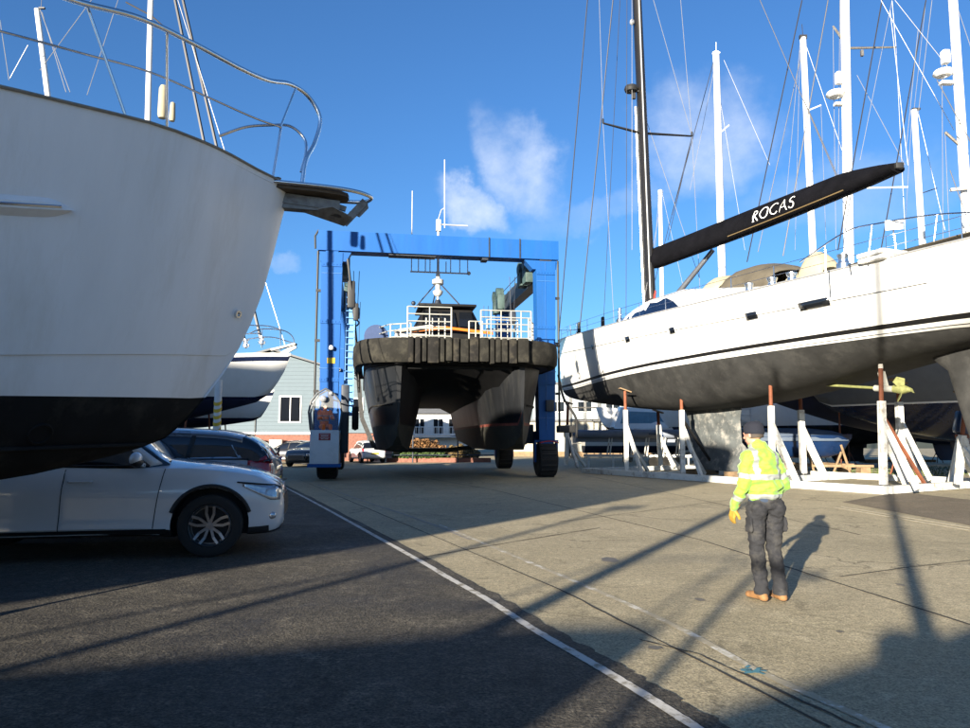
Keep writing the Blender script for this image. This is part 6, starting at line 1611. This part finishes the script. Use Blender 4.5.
def head_mesh(mb, c, face, up=V((0, 0, 1)), s=1.0):
    f = V(face).normalized(); r = f.cross(up).normalized(); u = r.cross(f)
    M = Matrix((r, f, u)).transposed().to_4x4()
    P = lambda x, y, z: V(c) + (r*x + f*y + u*z)*s
    mb.ball(P(0, -.01, .025), (.078*s, .095*s, .095*s), sub=3, M=M)
    mb.ball(P(0, .025, -.04), (.062*s, .068*s, .075*s), sub=3, M=M)
    mb.ball(P(0, .06, -.085), (.028*s, .026*s, .024*s), M=M)
    mb.limb(P(0, .085, .01), .010*s, P(0, .110, -.022), .014*s)
    mb.ball(P(0, .092, -.052), (.026*s, .012*s, .008*s), M=M); mb.ball(P(0, .090, -.062), (.022*s, .012*s, .007*s), M=M)
    for sg in (-1, 1):
        mb.ball(P(sg*.078, -.005, -.01), (.010*s, .020*s, .032*s), M=M)
        mb.ball(P(sg*.032, .086, .008), (.014*s, .008*s, .008*s), M=M)
        mb.limb(P(sg*.012, .092, .026), .008*s, P(sg*.052, .078, .024), .007*s)
    return P

def worker(loc, rz, h=1.64):
    s = h/1.76
    root = None
    J = dict(hipL=(-.095, 0, .93), hipR=(.095, 0, .93), kneeL=(-.095, .02, .50), kneeR=(.10, .03, .50), ankL=(-.085, -.02, .09), ankR=(.105, -.05, .09),
             pel=(0, 0, .98), waist=(-.005, .0, 1.10), chest=(-.03, .01, 1.34), neck=(-.045, .03, 1.50), head=(-.055, .065, 1.645),
             shL=(-.185, .0, 1.43), elL=(-.255, -.03, 1.14), wrL=(-.275, .10, .915), shR=(.125, .0, 1.42), elR=(.205, -.04, 1.15), wrR=(.17, .19, 1.04))
    J = {k: V(v)*s for k, v in J.items()}
    # ---- body
    b = MB(); L_ = lambda a, ra, c, rc: b.limb(J[a], ra*s, J[c], rc*s)
    L_('pel', .095, 'waist', .105); L_('waist', .11, 'chest', .125); b.ball(J['chest'] + V((0, 0, .04))*s, (.145*s, .095*s, .11*s), sub=3)
    L_('chest', .09, 'neck', .058); b.limb(J['neck'], .056*s, J['head'] - V((0, .0, .05))*s, .052*s)
    for q in 'LR':
        L_('hip'+q, .078, 'knee'+q, .052); L_('knee'+q, .050, 'ank'+q, .036); L_('sh'+q, .048, 'el'+q, .042); L_('el'+q, .044, 'wr'+q, .030)
        a = J['ank'+q]; b.limb(a + V((0, -.02, -.045))*s, .026*s, a + V((0, .12, -.055))*s, .022*s)
    face = V((-.42, .95, -.12))
    head_mesh(b, J['head'], face, s=s)
    for q, sd_ in (('L', -1), ('R', 1)):
        el, wr = J['el'+q], J['wr'+q]; dv = (wr-el).normalized()
        bezier_hand(b, wr + dv*.02, (dv + V((0, 0, -.5))).normalized(), V((-sd_, .15, 0)), s, 1, .55)
    me = remeshed(b, 'person', [SKIN], .0065*1.0, 4)
    body = part('person', me, None); body.location = loc; body.rotation_euler.z = rz
    # ---- trousers
    t = MB(); 
    t.ball(J['pel'] + V((0, -.012, .0))*s, (.158*s, .125*s, .115*s), sub=3); t.limb(J['pel'], .135*s, J['waist'] - V((0, 0, .06))*s, .13*s)
    for q, k in (('L', -1), ('R', 1)):
        t.limb(J['hip'+q] + V((k*.005, 0, -.02))*s, .100*s, J['knee'+q], .076*s); t.limb(J['knee'+q], .074*s, J['ank'+q] + V((0, 0, .06))*s, .066*s); t.tube([J['ank'+q] + V((0, .0, .10))*s, J['ank'+q] + V((0, .005, -.022))*s], [.066*s, .072*s], 14)
        t.ball(J['hip'+q] + V((k*.005, -.06, -.02))*s, (.088*s, .07*s, .10*s), sub=3)
        t.box(J['hip'+q] + V((k*.098, -.01, -.18))*s, (.022*s, .12*s, .15*s), bev=.01)
    me = remeshed(t, 'trousers', [TROUSER], .009, 4, fold=.013*s, fscale=13)
    part('trousers', me, None, body)
    # ---- jacket
    j = MB(); top = J['chest']
    j.ball(J['chest'] + V((0, -.0, .04))*s, (.205*s, .150*s, .165*s), sub=3)
    j.ball(J['chest'] + V((0, -.01, -.10))*s, (.205*s, .160*s, .19*s), sub=3)
    j.ball(J['waist'] + V((0, .0, .03))*s, (.200*s, .165*s, .14*s), sub=3)
    j.ball(J['waist'] + V((0, 0, -.045))*s, (.188*s, .155*s, .085*s), sub=3)
    j.limb(J['chest'] + V((0, 0, .12))*s, .115*s, J['neck'] + V((0, -.01, .005))*s, .078*s)
    j.tube([J['neck'] + V((0, -.008, -.03))*s, J['neck'] + V((-.004, .0, .055))*s], [.095*s, .080*s], 18)
    for q, k in (('L', -1), ('R', 1)):
        j.limb(J['sh'+q] + V((k*-.02, 0, -.015))*s, .080*s, J['el'+q], .066*s); j.limb(J['el'+q], .067*s, J['el'+q].lerp(J['wr'+q], .9), .052*s)
    def assign(c, n_):
        c = c/s; z = c.z
        # sleeves?
        for q, k in (('L', -1), ('R', 1)):
            el = J['el'+q]/s; wr = J['wr'+q]/s; sh = J['sh'+q]/s
            if k*(c.x - (J['chest'].x/s)) > .180 or (q == 'L' and c.x < -.205 and z < 1.36) :
                up_ = (c-sh).dot((el-sh).normalized())/(el-sh).length; lo_ = (c-el).dot((wr-el).normalized())/(wr-el).length
                if z > el.z + .03:
                    return 1 if .62 < up_ < .80 else 0
                return 1 if .40 < lo_ < .62 else 0
        if 1.005 < z < 1.055: return 1
        if 1.195 < z < 1.25: return 1
        dx = abs(c.x + .025)
        if z >= 1.25 and n_.z < .95 and (.095 - .0 < dx < .143): return 1 if c.y < .3 else 0
        return 0
    def fold_assign(c, n_): return assign(c, n_)
    me = remeshed(j, 'jacket', [HIVIS, REFLECT], .0075, 5, fold=.026*s, fscale=9, assign=fold_assign)
    jk = part('jacket', me, None, body)
    # hem and under-layer
    u = MB(); u.ball(J['waist'] + V((0, -.0, -.115))*s, (.162*s, .132*s, .075*s), sub=3); me = remeshed(u, 'sweater_hem', [mat('blue_sweater', (.03, .05, .09), .9)], .012, 3, fold=.006); part('sweater_hem', me, None, body)
    # ---- beanie
    f = face.normalized(); up = V((0, 0, 1)); r = f.cross(up).normalized(); u_ = r.cross(f); M = Matrix((r, f, u_)).transposed().to_4x4(); hc = J['head']
    c_ = MB(); rws = []
    for a_, z in ((.089, .005), (.094, .015), (.096, .035), (.095, .055), (.093, .058), (.094, .08), (.086, .102), (.066, .122), (.036, .134), (.004, .137)):
        rws.append([hc + (r*math.cos(2*PI*k/24)*a_*.95 + f*(math.sin(2*PI*k/24)*a_*1.10 - .012) + u_*z + u_*(.012*math.sin(2*PI*k/24) if z < .06 else 0))*s for k in range(24)])
    c_.grid(rws, wrap=True); part('knitted_hat', c_, NAVYC, body, angle=80)
    hr = MB(); rws = []
    for a_, z in ((.083, .012), (.084, -.012), (.078, -.038)):
        rws.append([hc + (r*math.cos(a)*a_*.98 + f*(math.sin(a)*a_*1.12 - .012) + u_*z)*s for a in [PI + PI*k/16 for k in range(17)]])
    hr.grid(rws); part('hair', hr, HAIR, body)
    # ---- gloves, boots
    for q, sd_ in (('L', -1), ('R', 1)):
        el, wr = J['el'+q], J['wr'+q]; dv = (wr-el).normalized(); g = MB()
        hd = (dv + V((0, 0, -.5))).normalized()
        bezier_hand(g, wr + dv*.02, hd, V((-sd_, .15, 0)), s*1.0, 1, .55, 1.42); g.tube([el.lerp(wr, .84), wr + dv*.03], [.044*s, .040*s], 14)
        me = remeshed(g, 'glove', [GLOVEY], .0045, 2); part('glove', me, None, body)
        a = J['ank'+q]; bo = MB(); tw = V((sd_*.02, 0, 0))
        bo.limb(a + V((0, -.01, .03))*s, .050*s, a + V((0, -.012, -.02))*s, .054*s); bo.ball(a + V((0, -.03, -.045))*s, (.044*s, .050*s, .042*s), sub=3)
        bo.limb(a + V((0, .02, -.03))*s, .048*s, a + V((0, .13, -.045))*s + tw, .040*s); bo.ball(a + V((0, .165, -.048))*s + tw, (.050*s, .055*s, .038*s), sub=3)
        me = remeshed(bo, 'boot', [TAN, SOLE], .008, 3, assign=lambda c, n_: 1 if c.z < .022 else 0)
        for v in me.vertices: v.co.z = max(v.co.z, .002)
        part('boot', me, None, body)
    return body
ft = gr(772, 603)
man = worker((ft.x, ft.y+.08, .0), math.radians(12), 1.66)
tag(man, 'man in hi vis yellow jacket and navy knitted hat, standing with his back turned', 'person')

def operator(loc, rz):
    s = .98
    J = dict(pel=(0, 0, .62), chest=(0, .06, 1.05), neck=(0, .10, 1.22), head=(0, .14, 1.36), shL=(-.2, .08, 1.15), elL=(-.27, .22, .9), wrL=(-.2, .42, .93), shR=(.2, .08, 1.15), elR=(.27, .22, .9), wrR=(.2, .42, .93),
             hipL=(-.1, 0, .60), hipR=(.1, 0, .60), kneeL=(-.13, .36, .62), kneeR=(.13, .36, .62), ankL=(-.13, .34, .2), ankR=(.13, .34, .2))
    J = {k: V(v)*s for k, v in J.items()}
    b = MB(); b.limb(J['pel'], .12, J['chest'], .13); b.limb(J['chest'], .09, J['neck'], .055); b.limb(J['neck'], .055, J['head'] - V((0, 0, .05)), .05)
    for q in 'LR':
        for a_, ra, c_, rc in (('hip', .085, 'knee', .06), ('knee', .058, 'ank', .045), ('sh', .06, 'el', .045), ('el', .043, 'wr', .03)): b.limb(J[a_+q], ra, J[c_+q], rc)
        b.limb(J['ank'+q] - V((0, .02, .06)), .04, J['ank'+q] + V((0, .14, -.07)), .035)
        bezier_hand(b, J['wr'+q], V((0, 1, -.1)), V((0, 0, -1)), 1, 1, .7)
    head_mesh(b, J['head'], V((0, 1, -.1)))
    body = part('person', remeshed(b, 'person', [SKIN], .009, 3), None); body.location = loc; body.rotation_euler.z = rz
    j = MB(); j.limb(J['pel'] + V((0, 0, .1)), .165, J['chest'], .165); j.ball(J['chest'] + V((0, 0, .05)), (.23, .14, .12), sub=3); j.limb(J['chest'] + V((0, 0, .1)), .1, J['neck'], .075)
    for q in 'LR': j.limb(J['sh'+q], .085, J['el'+q], .07); j.limb(J['el'+q], .07, J['wr'+q], .05)
    part('jacket', remeshed(j, 'jacket', [HIVISO, REFLECT], .012, 3, fold=.012, assign=lambda c, n_: 1 if .80 < c.z < .85 or (.97 < c.z < 1.0) else 0), None, body)
    t = MB()
    for q in 'LR': t.limb(J['hip'+q], .1, J['knee'+q], .078); t.limb(J['knee'+q], .076, J['ank'+q], .06)
    part('trousers', remeshed(t, 'trousers', [HIVISO], .014, 3), None, body)
    c_ = MB(); hc = J['head']; c_.lathe([(.092, .02), (.097, .05), (.085, .09), (.05, .125), (0, .135)], Matrix.Translation(hc), 20); part('cap', c_, LIFTD, body)
    return body
cw = LFp + lr*(CX0-.05) + lu*(CYc-.02)
op = operator((cw.x, cw.y, 1.98-.62+.05), lift_rz + PI + .35)
tag(op, 'hoist driver in orange clothing sitting inside the cab of the blue hoist', 'person')

# ================================================================== BEHIND THE CAMERA (boats inferred from shadows, and casters added for shade)
tanE = math.tan(SUN_EL)
def back(px, py, h, z0=0):
    g = gr(px, py); t = h/tanE; return V((g.x - sd.x*t, g.y - sd.y*t, h))
# yacht whose sheer throws the broad lower left shadow
h1 = 3.25; tipp = back(664, 626, h1); aft = back(60, 708, h1); dd = V((aft.x-tipp.x, aft.y-tipp.y, 0)).normalized()
mt = back(450, 649, 2.8)
sb1 = sailing_yacht('sailing_yacht', 'yacht standing behind the photographer to the left, throwing the lower left shadow', (tipp.x, tipp.y), (dd.x, dd.y), 12, .9, 1.9, 1.15, 3.6, (WHITE, NAVYAF, NAVY), mast_s=4.5, mast_top=(0, 0, 1), cabin=False)
for o_ in children(sb1[0]):
    if o_.name.startswith('mast'): bpy.data.objects.remove(o_)
mb = MB(); mb.tube([V((mt.x, mt.y, 2.6)), V((mt.x, mt.y, 10.5))], .11, 10); part('mast', mb, MASTW, sb1[0], world=True)
mb = MB(); n_ = V((dd.y, -dd.x, 0)); c = V((tipp.x, tipp.y, h1))
mb.tube(smooth_path([c + dd*1.6 + n_*.9 + V((0, 0, .05)), c + dd*1.2 + n_*.7 + V((0, 0, .62)), c - dd*.2 + V((0, 0, .68)), c + dd*1.2 - n_*.7 + V((0, 0, .62)), c + dd*1.6 - n_*.9 + V((0, 0, .05))], 8), .02, 6)
part('bow_rail', mb, STEEL, sb1[0], world=True)
wires('stay', [(c, V((mt.x, mt.y, 10.2))), (V((mt.x, mt.y, 10.4)), c + dd*11 + V((0, 0, 0)))], .016, WIRED, sb1[0])
# motor boat at the right: line 695,715 .. 970,605 with a small hump
h2 = 2.55; a2 = back(650, 738, h2); b2_ = back(1010, 618, h2); d2 = V((b2_.x-a2.x, b2_.y-a2.y, 0)).normalized()
n2 = V((d2.y, -d2.x, 0))
hb2 = thing('motor_boat', 'motor boat standing behind the photographer, throwing the lower right shadow', 'motor boat', (a2.x, a2.y, 0))
o2 = V((a2.x, a2.y, 0)) - d2*3 + n2*1.2
def f2_(s, b, z): return o2 + d2*s + n2*b + V((0, 0, z))
mb = MB(); hull(mb, f2_, [0, .1, .3, .6, 1, 1.6, 2.4, 4, 6, 9, 12], table([(0, 2.75), (3, h2), (12, h2)]), table([(0, .03), (1, .7), (2.5, 1.25), (12, 1.3)]), table([(0, 2.5), (.4, 1.0), (1.2, .2), (12, .06)]), table([(0, .8), (2, .3), (12, .2)]), [(lambda s: .9, 4, 1), (None, 5, 0)], deck=0)
part('hull', mb, [WHITE, BLACKAF], hb2, world=True)
hump = back(902, 632, h2); mb = MB(); mb.ball(V((hump.x, hump.y, h2-.10)), (.20, .20, .12), sub=3); part('added_hump', mb, WHITE, hb2, world=True)  # ball added in place of the photographer's head, for the shadow bump
mb = MB(); q = back(922, 618, h2); mb.tube([V((q.x, q.y, h2-.2)), V((q.x, q.y, 12.5))], .085, 10); part('mast', mb, MASTW, hb2, world=True)
mb = MB()
mb.box(f2_(6, 0, .03), (.4, 2, .05)); part('keel_block', mb, WOOD, hb2, world=True)
# yard lamp with an arm
q = back(755, 572, 3.4); mb = MB(); mb.tube(smooth_path([V((q.x, q.y, 0)), V((q.x, q.y, 2)), V((q.x, q.y, 3.25)), V((q.x+.12, q.y-.06, 3.42)), V((q.x+.42, q.y-.2, 3.42))], 6), .045, 8); mb.box(V((q.x-.0+.5, q.y-.25, 3.4)), (.3, .16, .07))
single('yard_lamp', mb, GALV, 'grey swan necked yard lamp behind the photographer, shadow beside the man', 'lamp post')
# pole and wire added at the left, standing in for a mast and stay
q = back(0, 672, 3.4); g_ = gr(405, 557); hh_ = math.hypot(g_.x-q.x, g_.y-q.y)*tanE
pst = thing('added_pole', 'tall grey flood light post behind the photographer, shadow crossing the asphalt', 'lamp post', (q.x, q.y, 0))
mb = MB(); mb.tube([V((q.x, q.y, 0)), V((q.x, q.y, 3.2)), V((q.x, q.y, hh_+1.5))], [.11, .085, .05], 10); part('post', mb, GALV, pst, world=True)
mb = MB(); mb.tube([V((q.x, q.y, hh_)), back(0, 640, hh_*.55)], .028, 6); part('added_wire', mb, WIRED, pst, world=True)
mb = MB(); mb.box(V((q.x+.1, q.y, hh_+1.5)), (.7, .3, .16), bev=.03); part('lamp', mb, LIFTD, pst, world=True)  # lamp head made up to finish the added pole

# unseen tall yacht, added and shaped to shade the motor yacht and the cars
be = back(285, 586, 3.3); ae = back(0, 632, 3.3); d4 = V((ae.x-be.x, ae.y-be.y, 0)).normalized(); nn4 = V((d4.y, -d4.x, 0))
p4 = nn4 if nn4.y > 0 else -nn4
bw = V((be.x, be.y, 0)) - d4*.9 + p4*1.25
def f4_(s_, b, z): return bw + d4*s_ + nn4*b + V((0, 0, z))
ty = thing('sailing_yacht', 'added tall deep keeled yacht behind the photographer, shaped to shade the motor yacht', 'sailing yacht', tuple(f4_(13, 0, 0)))
mb = MB(); zs4 = table([(0, 9.1), (5.5, 8.9), (26, 9.2)])
hull(mb, f4_, [0, .1, .25, .5, .8, 1.2, 1.8, 3, 5, 8, 12, 17, 22, 26], zs4, table([(0, .4), (.8, 1.6), (2, 2.2), (8, 2.4), (26, 2.2)]), table([(0, 9.0), (.2, 6), (.5, 4.3), (1.2, 3.5), (3, 3.2), (18, 3.0), (26, 4.2)]),
     table([(0, .9), (1.2, .62), (26, .55)]), [(lambda q_: 4.8, 5, 1), (None, 6, 0)], deck=0); part('hull', mb, [WHITE, NAVYAF], ty, world=True)
mb = MB(); rws = []
for z, x0, x1 in ((3.3, 9, 14), (.2, 10, 14)): rws.append([f4_(x0, .15, z), f4_(x1, .05, z), f4_(x1, -.05, z), f4_(x0, -.15, z)])
mb.grid(rws, wrap=True); part('keel', mb, NAVYAF, ty, world=True)

ty2 = copy_tree(ty); ty2.location = ty.location + V((-4.4, 2.2, 0)); ty2['label'] = 'second tall yacht added behind the photographer to widen the shade on the motor yacht'  # copied hull, added only to extend the shade sideways
bb_ = thing('shade_hall', 'tall pale hall added behind the photographer to shade the yachts beyond the cars', 'building', (-31.5, -19, 0))  # unseen block added as a shade caster for the yacht beyond the cars
mb = MB(); mb.box(V((0, 0, 5.6)), (14, 6, 11.2)); part('wall', mb, CLADB, bb_, smooth=False)
mb = MB(); mb.prism([V((-7.2, -3.2, 11.2)), V((7.2, -3.2, 11.2)), V((7.2, 0, 11.7)), V((-7.2, 0, 11.7))], V((0, 0, .08))); mb.prism([V((-7.2, 3.2, 11.2)), V((7.2, 3.2, 11.2)), V((7.2, 0, 11.7)), V((-7.2, 0, 11.7))], V((0, 0, .08))); part('roof', mb, ROOFG, bb_, smooth=False)
mb = MB(); mb.box(V((1, 3.03, 3.2)), (5, .08, 6.4)); part('sliding_door', mb, LIFTD, bb_, smooth=False)
